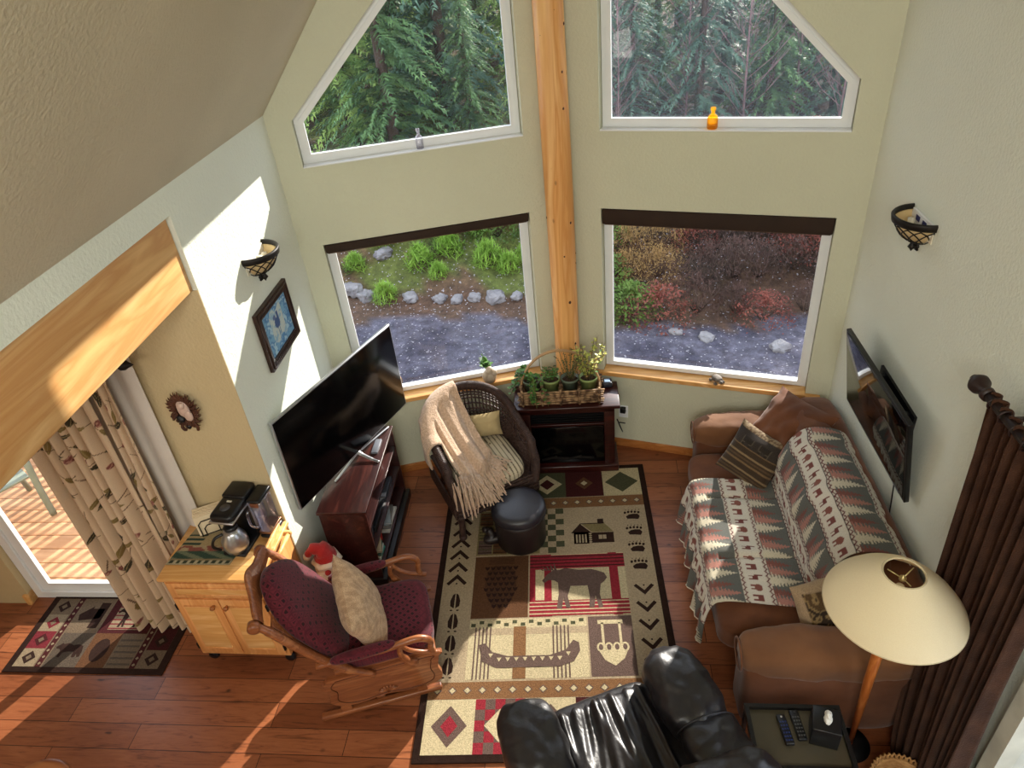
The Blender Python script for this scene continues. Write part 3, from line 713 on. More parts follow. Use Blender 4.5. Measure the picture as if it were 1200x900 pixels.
drape('floral_curtain', -3.02, -2.5, YN - .1, 2.05, .015, 7, .058, 'wide cream curtain panel with dark leaf and flower print by the patio door', 'curtain', 1.1, floral, M_cur, 1.0, nu=330, off=.02)
drape('floral_curtain', -2.5, -2.36, YN - .1, 2.05, .06, 3, .032, 'narrow leaf-print curtain fold squeezed beside the pine cabinet', 'curtain', .8, lambda s, z: floral(s + 1.0, z), M_cur, 2.3, nu=200, off=-.06)
M_lin = mat('white_lining_cotton', (214, 204, 192), (206, 196, 184), rough=.85, bump=.2, bscale=200)
drape('lining_curtain', -2.78, -2.26, YN - .03, 2.11, .04, 4, .013, 'plain pale lining curtain hanging behind the leaf-print curtain', 'curtain', .6, None, M_lin, .4, off=-.03)
for i in range(14):
    pass
for i in range(14):
    b = MB(); x_ = -3.0 + i * .053; b.M = Matrix.Translation((x_, YN - .1, 2.075)) @ Matrix.Rotation(radians(90), 4, 'Y')
    b.tube([(.0155 * cos(a * pi / 6), .0155 * sin(a * pi / 6), 0) for a in range(12)], .0025, M_blackm, 5, closed=True); b.build('curtain_ring', cr, (2.9, -YN, -2.075))

# ================================================================== MAHOGANY TV STAND
st = thing('tv_stand', 'low dark mahogany media stand with open shelves under the big television', 'tv stand', (-1.495, 3.665, 0), .023)
SW_, SD, SH = .315, .886, .716
b = MB()
b.box((0, 0, SH - .011), (SW_ + .02, SD + .02, .022), M_mahog, bev=.004); b.build('top', st)
for s in (-1, 1):
    b = MB(); b.box((0, s * (SD / 2 - .009), (SH - .022) / 2 + .0), (SW_, .018, SH - .024), M_mahog, bev=.002); b.build('side_panel', st)
b = MB(); b.box((-SW_ / 2 + .005, 0, SH / 2), (.008, SD - .037, SH - .05), M_mahog); b.build('back_panel', st)
for zz in (.11, .33, .53):
    b = MB(); b.box((.003, 0, zz), (SW_ - .012, SD - .038, .016), M_mahog, bev=.002); b.build('shelf', st)
b = MB(); b.box((.004, 0, .035), (SW_ + .05, SD + .03, .07), mat('dark_plinth', (24, 20, 22), rough=.35), bev=.006); b.build('plinth', st)
def onst(X, Y, Z=0):
    c, s = cos(.023), sin(.023); return (-1.495 + X * c - Y * s, 3.665 + X * s + Y * c, Z)
def boxthing(name, lab, cat, loc, size, m, rz=0, grp=None, bev=.003):
    b = MB(); b.box((0, 0, size[2] / 2), size, m, bev=bev); o = b.build(name, None, loc, (0, 0, rz)); return tag(o, lab, cat, grp)
M_gry = mat('grey_box_plastic', (60, 62, 68), rough=.3); M_blu = mat('media_blue', (70, 90, 130), rough=.4)
boxthing('media_player', 'flat black media player on the upper shelf of the media stand', 'media player', onst(.01, -.12, .339), (.24, .3, .05), M_black)
boxthing('cable_box', 'silver-edged black cable box on the middle of the media stand', 'cable box', onst(.02, .155, .339), (.22, .22, .04), M_gry)
random.seed(21)
cc = [(36, 40, 58), (50, 44, 44), (30, 32, 36), (200, 200, 205), (60, 84, 130), (40, 60, 60), (28, 28, 32), (90, 90, 100)]
for k in range(9):
    h = random.uniform(.13, .15)
    boxthing('disc_case', ['dark navy', 'charcoal', 'black', 'white', 'blue', 'teal', 'jet black', 'grey', 'slate'][k] + ' disc case standing in the row on the middle shelf', 'disc case', onst(.05, -.412 + k * .016, .339), (.13, .014, h), mat('case_%d' % k, cc[k % 8], rough=.3), grp='disc cases on the media stand shelf', bev=.001)
for k, (c, nm) in enumerate([((60, 150, 140), 'teal'), ((214, 214, 206), 'white'), ((70, 96, 80), 'green'), ((190, 170, 140), 'tan')]):
    boxthing('book', nm + '-covered book in the small pile on the bottom shelf near the rocker', 'book', onst(.03, -.28, .119 + k * .022), (.2, .15 - k * .006, .021), mat('book_%d' % k, c, rough=.5), rz=.1 * k, grp='books piled on the bottom shelf', bev=.002)
b = MB(); b.cush((0, 0, .06), (.1, .1, .12), mat('red_cap', (176, 34, 30), rough=.8), k=2.2, n=8, wr=.008, ws=20); tag(b.build('red_bag', None, onst(.06, -.165, .12)), 'small crumpled red bag on the bottom shelf', 'bag')
b = MB()
for k in range(3): b.box((0, 0, .01 + k * .02), (.2 - .02 * k, .26 - .02 * k, .018), mat('mag_%d' % k, [(200, 196, 190), (120, 116, 112), (160, 170, 176)][k], rough=.4), rot=(0, 0, .15 * k), bev=.002)
tag(b.build('magazine_pile', None, onst(.04, .06, .119)), 'loose pile of pale magazines on the bottom shelf', 'magazines')
b = MB(); b.lathe([(0, 0), (.03, 0), (.018, .02), (.026, .05), (.04, .07), (.03, .1), (0, .11)], M_black, n=18); b.cush((.02, .0, .115), (.05, .035, .04), M_cream, k=2, n=6); tag(b.build('shelf_figurine', None, onst(.06, .28, .539)), 'small dark and cream figurine on the top shelf', 'figurine')
boxthing('white_remote', 'slim grey remote on top of the media stand at the window end', 'remote', onst(.1, .2, SH + .001), (.045, .15, .018), mat('remote_grey', (120, 124, 134), rough=.4))
# television
tvc = (-1.498, 3.764); ta = 1.187
tv = thing('large_television', 'large thin-framed silver television with black screen on the mahogany stand', 'television', (tvc[0], tvc[1], SH + .001), ta)
TW, TH_ = 1.232, .705
b = MB(); b.box((0, .012, .045 + TH_ / 2), (TW, .024, TH_), M_silver, bev=.004); b.box((0, .035, .24), (TW * .6, .03, .3), M_black, bev=.012); b.build('frame', tv)
b = MB(); b.box((0, -.001, .045 + TH_ / 2), (TW - .018, .004, TH_ - .018), M_screen, bev=.001); b.build('screen', tv)
b = MB()
b.tube(curve([(-.28, .0, .006), (-.12, .008, .022), (0, .01, .035), (.16, .008, .022), (.36, .0, .006)]), .009, M_silver, 8, flat=.7)
b.build('stand_bar', tv)
b = MB(); b.tube(curve([(0, .01, .05), (0, -.02, .035), (0, -.1, .015), (0, -.17, .008)]), [.018] * 9 + [.015] * 9 + [.012] * 7, M_silver, 8, flat=.5); b.box((0, .012, .06), (.05, .012, .06), M_silver); b.build('stand_prong', tv)

# ================================================================== plush
pl = thing('holiday_plush', 'small plush santa with red hat beside the media stand', 'plush toy', (-1.60, 3.07, 0), .3); pl.scale = (1.35, 1.35, 1.35)
M_sk = mat('plush_cream', (232, 206, 180), (214, 184, 158), rough=.9, bump=.5, bscale=120, sheen=.3); M_pr = mat('plush_red', (178, 36, 38), rough=.9, bump=.5, bscale=120, sheen=.3)
M_pw = mat('plush_white', (240, 228, 214), rough=.95, bump=.8, bscale=90, sheen=.4)
b = MB(); b.cush((0, 0, .125), (.17, .14, .25), M_pr, k=2.4, n=10); b.cush((-.07, -.05, .03), (.07, .1, .06), M_pr, k=2.1, n=6); b.cush((.07, -.05, .03), (.07, .1, .06), M_pr, k=2.1, n=6); b.build('body', pl)
b = MB(); b.cush((0, -.01, .22), (.13, .12, .13), M_sk, k=2, n=10); b.cush((0, -.07, .225), (.03, .03, .03), M_pr, k=2, n=5); b.build('head', pl, (0, 0, .08))
b = MB(); b.cush((0, -.045, .185), (.12, .07, .1), M_pw, k=2.2, n=8, wr=.008, ws=25); b.tube([(-.06, -.01, .25), (-.03, -.06, .255), (.03, -.06, .255), (.06, -.01, .25), (.03, .05, .25), (-.03, .05, .25)], .016, M_pw, 8, closed=True); b.build('beard_and_brim', pl, (0, 0, .08))
b = MB(); b.tube(curve([(0, 0, .26), (-.01, 0, .31), (-.05, 0, .33), (-.08, 0, .3)], 5), [.055] * 3 + [.045] * 4 + [.03] * 4 + [.018] * 5, M_pr, 12); b.build('hat', pl, (0, 0, .08))
b = MB(); b.cush((-.085, 0, .29), (.04, .04, .04), M_pw, k=2, n=6); b.build('hat_pompom', pl, (0, 0, .08))
pd = thing('reindeer_plush', 'tiny brown plush reindeer head next to the plush santa', 'plush toy', (-1.68, 2.86, 0), .8); pd.scale = (1.3, 1.3, 1.3)
M_pb = mat('plush_brown', (84, 48, 30), rough=.9, sheen=.3)
b = MB(); b.cush((0, 0, .07), (.09, .08, .14), M_pb, k=2.2, n=8); b.cush((0, -.02, .17), (.08, .1, .08), M_pb, k=2.1, n=8); b.build('body', pd)
b = MB()
for s in (-1, 1):
    b.tube([(s * .02, 0, .2), (s * .05, 0, .24), (s * .06, 0, .27)], .009, M_pb, 6); b.tube([(s * .045, 0, .235), (s * .075, 0, .24)], .008, M_pb, 6)
b.build('antlers', pd)

# ================================================================== GLIDER ROCKER
def damask(x, y, z):
    return None
m, nt, bs, nd, ln = newmat('burgundy_damask'); M_bur = m
mp = mapping(nd, ln, (30, 30, 30), 'Object', (.0, .0, .78)); vo = nd.new('ShaderNodeTexVoronoi'); vo.distance = 'CHEBYCHEV'; vo.inputs['Randomness'].default_value = .12; vo.inputs['Scale'].default_value = 1
ln.new(mp.outputs[0], vo.inputs['Vector']); r = ramp(nd, [(.2, (34, 8, 12)), (.32, (98, 28, 40)), (.5, (72, 19, 29))]); ln.new(vo.outputs['Distance'], r.inputs[0]); ln.new(r.outputs[0], bs.inputs['Base Color'])
bs.inputs['Roughness'].default_value = .75; bs.inputs['Sheen Weight'].default_value = .15; bs.inputs['Specular IOR Level'].default_value = .2
gl = thing('rocking_chair', 'carved honey-oak glider rocker with burgundy patterned upholstery', 'chair', (-1.209, 2.558, 0), .312)
# side bases, feet
for s, nm in ((-1, 'side_panel'), (1, 'side_panel')):
    y = s * .235
    pts = [(-.25, .36), (.36, .37), (.385, .33), (.37, .24), (.385, .16), (.35, .105), (.2, .085), (.05, .11), (-.1, .09), (-.2, .1), (-.27, .15), (-.26, .24), (-.29, .3)]
    P = [tuple(p)[:2] for p in curve([(p[0], p[1], 0) for p in pts + pts[:1]], 4)][:-1]
    b = MB(); b.poly([P], -.015, .015, M_oak, frame_matrix((0, y, 0), (1, 0, 0), (0, 0, 1)))
    # carved outline and shell
    for off in (.86,):
        Q = [(.05 + (p[0] - .05) * off, y + s * .0155, .235 + (p[1] - .235) * off) for p in P]
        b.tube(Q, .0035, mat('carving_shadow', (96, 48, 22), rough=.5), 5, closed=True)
    for k in range(7):
        a = pi * (.15 + .7 * k / 6); b.tube([(.06, y + s * .016, .13), (.06 + .06 * cos(a), y + s * .018, .13 + .06 * sin(a))], [.004, .009], M_oak, 6)
    b.build(nm, gl)
    b = MB(); b.box((.005, y, .03), (.72, .045, .035), M_oak, bev=.012, seg=3)
    for X in (-.2, .25): b.box((X, y, .07), (.06, .03, .07), M_oak, bev=.004)
    b.build('foot_rail', gl)
b = MB(); b.box((.0, 0, .045), (.05, .44, .03), M_oak, bev=.004); b.box((.2, 0, .1), (.05, .44, .05), M_oak, bev=.004); b.box((-.15, 0, .1), (.05, .44, .05), M_oak, bev=.004); b.build('cross_stretcher', gl)
# seat frame
b = MB()
b.box((.08, 0, .385), (.56, .47, .04), M_oak, bev=.008); b.box((.365, 0, .37), (.03, .5, .07), M_oak, bev=.01, seg=3); b.build('seat_frame', gl)
b = MB(); b.cush((.115, 0, .44), (.56, .5, .11), M_bur, k=5, n=14, puff=.25, wr=.004, ws=6); b.build('seat_cushion', gl)
# back posts (curved rails with scroll tops) and carved crest
for s in (-1, 1):
    b = MB(); b.tube(curve([(.02, s * .275, .36), (-.1, s * .275, .45), (-.24, s * .272, .62), (-.35, s * .27, .8), (-.43, s * .268, .93), (-.475, s * .265, .975)], 6), [.022] * 6 + [.027] * 18 + [.024] * 7, M_oak, 10, flat=.8)
    b.M = Matrix.Translation((-.475, s * .265, .965)) @ Matrix.Rotation(radians(90), 4, 'X'); b.lathe([(0, -.025), (.022, -.028), (.034, -.02), (.034, .02), (.022, .028), (0, .025)], M_oak, n=18); b.build('back_post', gl)
b = MB()
def crest(u, v):
    y = (u - .5) * .5; h = .06 + .075 * (1 - (2 * u - 1) ** 2) + .015 * cos((2 * u - 1) * 6)
    a = v * 2 * pi; return (-.44 - .02 * (1 - (2 * u - 1) ** 2) + .018 * cos(a) - (sin(a) + 1) * h * .16, y, .93 + (sin(a) + 1) / 2 * h)
b.grid(crest, 30, 12, M_oak)
for k in range(9):
    a = pi * (.1 + .8 * k / 8); b.tube([(-.485, 0, .965), (-.495, .06 * cos(a), .965 + .05 * sin(a))], [.005, .01], M_oak, 6)
b.build('carved_crest', gl)
T = frame_matrix((-.275, 0, .72), (0, 1, 0), (-.42, 0, .8))
b = MB(); b.M = T
b.box((0, -.03, -.035), (.47, .5, .02), M_oak, bev=.005); b.build('back_frame', gl)
b = MB(); b.M = T
def bcol(p): return p
P0 = len(b.v); b.cush((0, 0, .02), (.485, .62, .11), M_bur, k=4.2, n=16, puff=.3, wr=.004, ws=6)
for i in range(P0, len(b.v)):
    v = T.inverted() @ Vector(b.v[i])
    if v.y > 0: v.x *= 1 - .55 * (v.y / .31) ** 3; v.y *= 1 + .12 * (1 - (v.x / .24) ** 2)
    b.v[i] = tuple(T @ v)
b.build('back_cushion', gl)
# arms
for s in (-1, 1):
    y = s * .292
    b = MB(); b.tube(curve([(-.26, y - s * .01, .56), (-.08, y, .565), (.1, y + s * .008, .58), (.22, y + s * .012, .6), (.31, y + s * .012, .605), (.365, y + s * .008, .56), (.36, y + s * .0, .49), (.37, y, .44), (.4, y, .425)], 6), [.018] * 12 + [.02] * 18 + [.017] * 12 + [.014] * 7, M_oak, 10)
    b.tube(curve([(.2, y + s * .01, .585), (.24, y + s * .005, .52), (.3, y, .47), (.37, y, .44)], 6), .013, M_oak, 8)
    b.tube(curve([(.2, y, .58), (.19, y, .5), (.22, y, .42), (.26, y - s * .01, .375)], 6), [.016] * 9 + [.022] * 10, M_oak, 10)
    ar = b.build('arm', gl)
    b = MB(); b.cush((0, 0, 0), (.36, .06, .05), M_bur, k=3.2, n=8, rot=(0, -.06, 0)); b.build('arm_pad', ar, (.0, y + s * .004, .597))
# beige pillow
def quilt(u, v):
    k = (sin(u * 40 + 2 * sin(v * 15)) * sin(v * 40 + 2 * sin(u * 13)))
    return (212, 178, 142) if k > -.05 else (190, 156, 122)
pb = MB(); pb.pillow(.5, .43, .2, M_vc, cf=quilt, n=40)
P = frame_matrix((-1.185, 2.535, .665), (.42, -.88, -.2), (-.28, -.12, .95))
po = pb.build('scatter_pillow'); po.matrix_world = P
tag(po, 'beige quilted pillow leaning on the rocker back', 'pillow')
so = MB()
# ================================================================== OTTOMAN
ot = thing('storage_ottoman', 'round black leather storage ottoman on the rug in front of the wicker armchair', 'ottoman', (-.388, 3.645, .016))
M_leB = mat('black_brown_leather', (42, 34, 34), (34, 27, 27), rough=.38, bump=.25, bscale=160, spec=.5)
M_leT = mat('navy_black_leather_top', (40, 40, 50), (34, 34, 42), rough=.35, bump=.2, bscale=160, spec=.6)
b = MB(); b.lathe([(0, 0), (.172, 0), (.18, .01), (.183, .24), (.18, .262), (0, .262)], M_leB, n=48); b.build('drum', ot)
b = MB(); b.lathe([(0, .262), (.186, .262), (.193, .275), (.194, .315), (.186, .335), (.15, .345), (0, .348)], M_leT, n=48)
b.tube([(.194 * cos(k * pi / 24), .194 * sin(k * pi / 24), .275) for k in range(48)], .004, M_leB, 5, closed=True); b.build('lid', ot)
# dark slipper-like prop behind ottoman
b = MB(); b.tube(curve([(0, 0, .02), (.02, .01, .06), (.0, .03, .1), (-.03, .02, .12)], 6), [.04] * 6 + [.03] * 6 + [.022] * 7, M_leB, 10); b.cush((.03, .0, .035), (.15, .09, .07), M_leB, k=2.4, n=8)
tag(b.build('slipper_boot', None, (-.62, 3.6, .014), (0, 0, .3)), 'dark soft slipper boot lying left of the round ottoman', 'slipper')

# ================================================================== WICKER ARMCHAIR
M_wk = mat('dark_wicker', (74, 52, 44), (48, 32, 27), rough=.5, scale=30, bump=.5, bscale=120, spec=.4)
wa_ = radians(-60)
wc = thing('wicker_armchair', 'dark brown wicker tub armchair by the left window with striped seat cushion', 'chair', (-.70, 4.065, 0), wa_)
def rim(t, inset_=0):
    """t in -1..1 around the tub, returns x,y,z of the rim (chair local, +x front)"""
    a = t * 2.05; R = .33 - inset_
    x = -.06 - R * cos(a) * .92; y = R * sin(a) * 1.0
    if abs(a) > pi / 2: y = R * (1 if a > 0 else -1); x = -.06 + (abs(a) - pi / 2) * .62
    z = .87 - .26 * (1 - cos(min(abs(a), pi) * .78)) / 1.0 * .95
    return x, y, max(z, .56)
b = MB(); N = 46; K = 22
def shell(t, h):
    x, y, z = rim(t); x0, y0, _ = rim(t, .055); zb = .3
    q = h; return (x0 + (x - x0) * q ** .8, y0 + (y - y0) * q ** .8, zb + (z - .012 - zb) * q)
for i in range(N + 1):
    t = -1 + 2 * i / N; b.tube([shell(t, h / 7) for h in range(8)], .006, M_wk, 5, cap=False)
for k in range(K + 1):
    h = k / K
    if .62 < h < .86 and k % 2: continue
    b.tube([tuple(Vector(shell(-1 + 2 * i / 60, h)) * (1 + (.012 if (i + k) % 2 else -.012))) if 0 else (lambda p, s: (p[0] * (1 + s), p[1] * (1 + s), p[2]))(shell(-1 + 2 * i / 90, h), .012 if (i + k) % 2 else -.012) for i in range(91)], .0075, M_wk, 5, cap=False)
b.build('woven_back', wc)
b = MB(); P = [rim(-1 + 2 * i / 60) for i in range(61)]
fr = lambda s: [(.24, s * .33, .55), (.285, s * .326, .5), (.3, s * .318, .42), (.295, s * .305, .3)]
PP = [tuple(p) for p in curve(fr(-1)[::-1] + [tuple(P[0])], 5)][:-1] + P + [tuple(p) for p in curve([tuple(P[-1])] + fr(1), 5)][1:]
b.tube(PP, .03, M_wk, 12)
for i in range(0, len(PP) * 3):
    f = i / 3; k = int(f); q = f - k
    if k + 1 < len(PP):
        c = Vector(PP[k]).lerp(Vector(PP[k + 1]), q); t = (Vector(PP[k + 1]) - Vector(PP[k])).normalized()
        a = t.cross(Vector((0, 0, 1)));
        if a.length < .1: a = Vector((0, 1, 0))
        a.normalize(); bb_ = t.cross(a)
        b.tube([c + (a * cos(w) + bb_ * sin(w)) * .031 + t * .006 * sin(w / 2) for w in [j * 2 * pi / 8 for j in range(8)]], .0042, M_wk, 4, closed=True)
b.build('wrapped_rim', wc)
b = MB(); b.box((-.03, 0, .33), (.62, .6, .03), M_wk, bev=.01)
for k in range(9): b.tube([(.3 + (.006 if k % 2 else 0), -.33 + j * .033, .2 + k * .02 + (.0)) for j in range(21)], .009, M_wk, 5)
for j in range(20): b.tube([(.303, -.32 + j * .0337, .19), (.303, -.32 + j * .0337, .38)], .006, M_wk, 5)
for s in (-1, 1):
    for k in range(8): b.tube([(.29 - j * .05, s * (.335 - .0), .2 + k * .02) for j in range(12)], .009, M_wk, 5)
b.build('woven_apron', wc)
for X, Y, dx in ((.27, -.3, .03), (.27, .3, .03), (-.3, -.22, -.05), (-.3, .22, -.05)):
    b = MB(); b.tube([(X, Y, .34), (X, Y, .2), (X + dx * .4, Y * 1.02, .1), (X + dx, Y * 1.06, .02)], [.03, .028, .024, .026], M_wk, 12); b.cush((X + dx, Y * 1.06, .025), (.07, .06, .05), M_wk, k=2.1, n=6); b.build('leg', wc)
def stripe(x, y, z):
    s = (y * 8) % 1; return (214, 200, 170) if s > .3 else (112, 98, 80)
b = MB(); b.cush((.03, 0, .405), (.56, .54, .1), M_vcs, k=4.5, n=72, puff=.2, cf=stripe); sc_ = b.build('seat_cushion', wc)
M_tuft = mat('tuft', (150, 130, 104))
for (x, y) in ((-.08, -.12), (-.08, .12), (.14, -.12), (.14, .12)): b = MB(); b.cush((x, y, .462), (.02, .02, .01), M_tuft, k=2, n=4); b.build('tuft_button', sc_)
wcm = Matrix.Translation((-.70, 4.065, 0)) @ Matrix.Rotation(wa_, 4, 'Z')
pb = MB(); pb.pillow(.3, .2, .1, mat('cream_small_pillow', (206, 182, 134), rough=.9, bump=.3, bscale=150), n=16)
po = pb.build('lumbar_pillow'); po.matrix_world = wcm @ frame_matrix((-.2, .12, .56), (.3, 1, 0), (-.3, 0, 1)); tag(po, 'small cream lumbar pillow inside the wicker armchair', 'pillow')
# throw blanket
M_thr = mat('beige_boucle_throw', (224, 192, 162), (194, 160, 132), rough=.95, bump=1.0, bscale=130, sheen=.4, scale=60)
tb = thing('throw_blanket', 'beige boucle throw with long fringe draped over the wicker armchair', 'blanket', (-.70, 4.065, 0), wa_)
def thr(u, v):
    """u across (along rim), v from outside hanging edge (0) over the rim to the seat front (1)"""
    t = -.84 + u * .84; x, y, z = rim(t); xi, yi, _ = rim(t, .05); cx, cy = -.02, 0
    dx, dy = (cx - x), (cy - y); L = sqrt(dx * dx + dy * dy); dx /= L; dy /= L
    w = .012 * sin(u * 17 + v * 3) + .004 * sin(u * 37 + v * 6)
    if v < .28:
        q = v / .28; return (x - dx * (.062 + w), y - dy * (.062 + w), z - .16 * (1 - q) + .0 + .015 * sin(u * 8))
    if v < .4:
        q = (v - .28) / .12; a = pi * (1 - q); return (x + dx * (-.055 * cos(pi - a) * -1) * 1.05, y + dy * (.055 * cos(a)) * 1.0 + 0 * w, z + .05 * sin(a) + .004) if 0 else (x - dx * .06 * cos(pi * q), y - dy * .06 * cos(pi * q), z + .048 * sin(pi * q) + .002)
    q = (v - .4) / .6
    # target on the seat: swept towards the front right
    tx, ty = .04 + .10 * sin(u * 3) + .22 * (1 - u), -.24 + .3 * u
    px = x + dx * .06 + (tx - (x + dx * .06)) * q ** 1.1; py = y + dy * .06 + (ty - (y + dy * .06)) * q ** 1.1
    pz = .525 + (z - .525) * (1 - q) ** 1.35 + w * 1.4 + .01 + .02 * sin(u * 12) * q
    return (px, py, max(pz, .495 if py > -.26 else .5))
b = MB(); b.grid(thr, 60, 50, M_thr); o = b.build('blanket_cloth', tb); md = o.modifiers.new('Solid', 'SOLIDIFY'); md.thickness = .014; md.offset = 1
b = MB(); random.seed(9)
for k in range(110):
    u = (k + random.random()) / 110; p = Vector(thr(min(u, .999), 1)); pq = Vector(thr(min(u, .999), .9)); d_ = (p - pq); d_.z = 0; d_.normalize()
    d_ = d_ * .7 + Vector((.75 * (1 - u) + .45, -.1 + .5 * u + random.uniform(-.45, .45), 0)); d_.normalize(); L = random.uniform(.12, .2)
    pts = [p + Vector((0, 0, .01))]
    for j in range(1, 7):
        q = pts[-1] + d_ * L / 6 + Vector((random.uniform(-.008, .008), random.uniform(-.008, .008), 0))
        q.z = .475 + random.uniform(.0, .018) if q.x < .29 else pts[-1].z - .022
        if q.x > .29 and q.x < .34: q.x = max(q.x, .325)
        pts.append(q)
    b.tube(pts, .005, M_thr, 5)
for k in range(26):  # fringe over the arm front
    u = k / 26 * .32; p = Vector(thr(u, 1)) + Vector((random.uniform(-.05, .1), -.05 - random.random() * .04, .02))
    pts = [p]
    for j in range(6): pts.append(pts[-1] + Vector((.03 - .003 * j + random.uniform(-.006, .006), -.004 + random.uniform(-.008, .008), -.008 - .009 * j)))
    b.tube(pts, .005, M_thr, 5)
b.build('fringe', tb)

# ================================================================== FIREPLACE HEATER
ht = thing('fireplace_heater', 'dark mahogany electric fireplace heater in front of the log post', 'heater', (-.047, 4.5, 0), .035)
HW, HD, HH = .79, .3, .677
b = MB(); b.box((0, 0, HH - .014), (HW + .02, HD + .03, .028), M_mahogX, bev=.006); b.build('mantel_top', ht)
b = MB()
for s in (-1, 1): b.box((s * (HW / 2 - .07), .01, .345), (.08, HD - .04, .62), M_mahogX, bev=.004)
b.box((0, .01, .62), (HW - .06, HD - .04, .06), M_mahogX, bev=.003); b.box((0, .01, .47), (HW - .06, HD - .05, .022), M_mahogX, bev=.004); b.box((0, .06, .3), (HW - .1, .15, .56), M_mahogX); b.build('surround', ht)
b = MB(); b.box((0, -.0, .04), (HW, HD, .07), M_mahogX, bev=.01); b.build('plinth', ht)
b = MB()
for k in range(4): b.box((0, -.105, .5 + k * .022), (HW - .23, .02, .006), M_black)
b.box((0, -.085, .54), (HW - .22, .015, .11), M_black); b.build('air_grille', ht)
b = MB(); b.box((0, -.108, .27), (HW - .23, .008, .36), mat('firebox_glass', (6, 6, 7), rough=.12, spec=.35), bev=.002); b.build('firebox_glass', ht)
b = MB()
for k in range(4): b.tube([(-.22 + k * .1, -.116, .13 + .02 * (k % 2)), (-.1 + k * .1, -.116, .16 - .02 * (k % 2))], .018, mat('fake_log', (30, 22, 18), rough=.9), 8, flat=.3)
b.build('log_relief', ht)
b = MB(); b.tube(curve([(.395, .03, .4), (.43, .02, .3), (.44, .06, .25), (.41, .03, .36), (.46, .05, .34)], 6), .005, M_black, 6); b.build('power_cord', ht)
ZH = HH + .001
# twig basket
bk = thing('twig_basket', 'long twig planter basket with hoop handle on the fireplace heater', 'basket', (-.085, 4.49, ZH), .035)
M_twg = mat('pale_twig', (176, 142, 104), (84, 58, 38), rough=.7, scale=26, lo=.4, hi=.6); M_hoop = mat('hoop_twig', (186, 150, 104), (150, 114, 72), rough=.6)
b = MB(); random.seed(4)
BW, BD = .59, .2
for k in range(6):
    z = .012 + k * .021
    for s in (-1, 1): b.tube([(-BW / 2 - .03 + random.uniform(-.008, .008), s * BD / 2, z + .002 * s), (0, s * (BD / 2 + .004), z + random.uniform(-.003, .003)), (BW / 2 + .03 + random.uniform(-.008, .008), s * BD / 2, z)], .0085, M_twg, 7)
    for s in (-1, 1): b.tube([(s * BW / 2, -BD / 2 - .02, z + .01), (s * BW / 2, BD / 2 + .02, z + .01)], .0075, M_twg, 7)
for x in (-.29, -.14, 0, .14, .29):
    for s in (-1, 1): b.tube([(x, s * (BD / 2 + .013), 0), (x, s * (BD / 2 + .015), .145)], .009, M_twg, 7)
b.box((0, 0, .006), (BW, BD, .008), M_twg); b.build('twig_sides', bk)
b = MB()
for s in (-.006, .008): b.tube([(-.305 * cos(a) if 0 else .305 * cos(a), s + .0, .05 + .37 * sin(a)) for a in [i * pi / 28 for i in range(29)]], .008, M_hoop, 8)
b.build('hoop_handle', bk)
M_pot = mat('green_plastic_pot', (150, 168, 104), (120, 142, 84), rough=.45); M_soil = mat('potting_soil', (52, 36, 26), (84, 62, 46), rough=1, scale=60, bump=1, bscale=90)
M_pot2 = mat('grey_green_pot', (96, 110, 92), rough=.45)
M_lf = [mat('leaf_green', (98, 140, 58), (60, 104, 40), rough=.5, scale=14), mat('leaf_yellow', (214, 206, 110), (170, 186, 86), rough=.5, scale=14), mat('leaf_dark', (60, 92, 44), (40, 70, 34), rough=.5, scale=14), mat('leaf_dry', (196, 160, 110), (150, 112, 70), rough=.6)]
M_stem = mat('plant_stem', (120, 110, 66), rough=.6)
def leaf(b, p, d, s, m, up=Vector((0, 0, 1))):
    d = Vector(d).normalized(); a = d.cross(up); a = a.normalized() if a.length > .01 else Vector((1, 0, 0)); n = a.cross(d)
    P = [p, p + d * s * .35 + a * s * .38 + n * s * .05, p + d * s * .7 + a * s * .28, p + d * s, p + d * s * .7 - a * s * .28, p + d * s * .35 - a * s * .38 + n * s * .05]
    b.add([tuple(q) for q in P], [(0, 1, 2, 3), (0, 3, 4, 5)], m)
hm = Matrix.Translation((-.085, 4.49, ZH)) @ Matrix.Rotation(.035, 4, 'Z')
specs = [(-.215, 'potted_ivy', 'ivy trailing out over the left end of the twig basket', M_pot2, 0), (-.07, 'potted_herb', 'low green herb in the second pot of the twig basket', M_pot, 1), (.075, 'potted_fern', 'thin airy stems in the third pot in the twig basket', M_pot2, 2), (.215, 'potted_plant', 'yellow-green leggy plant in the right-hand pot in the twig basket', M_pot, 3)]
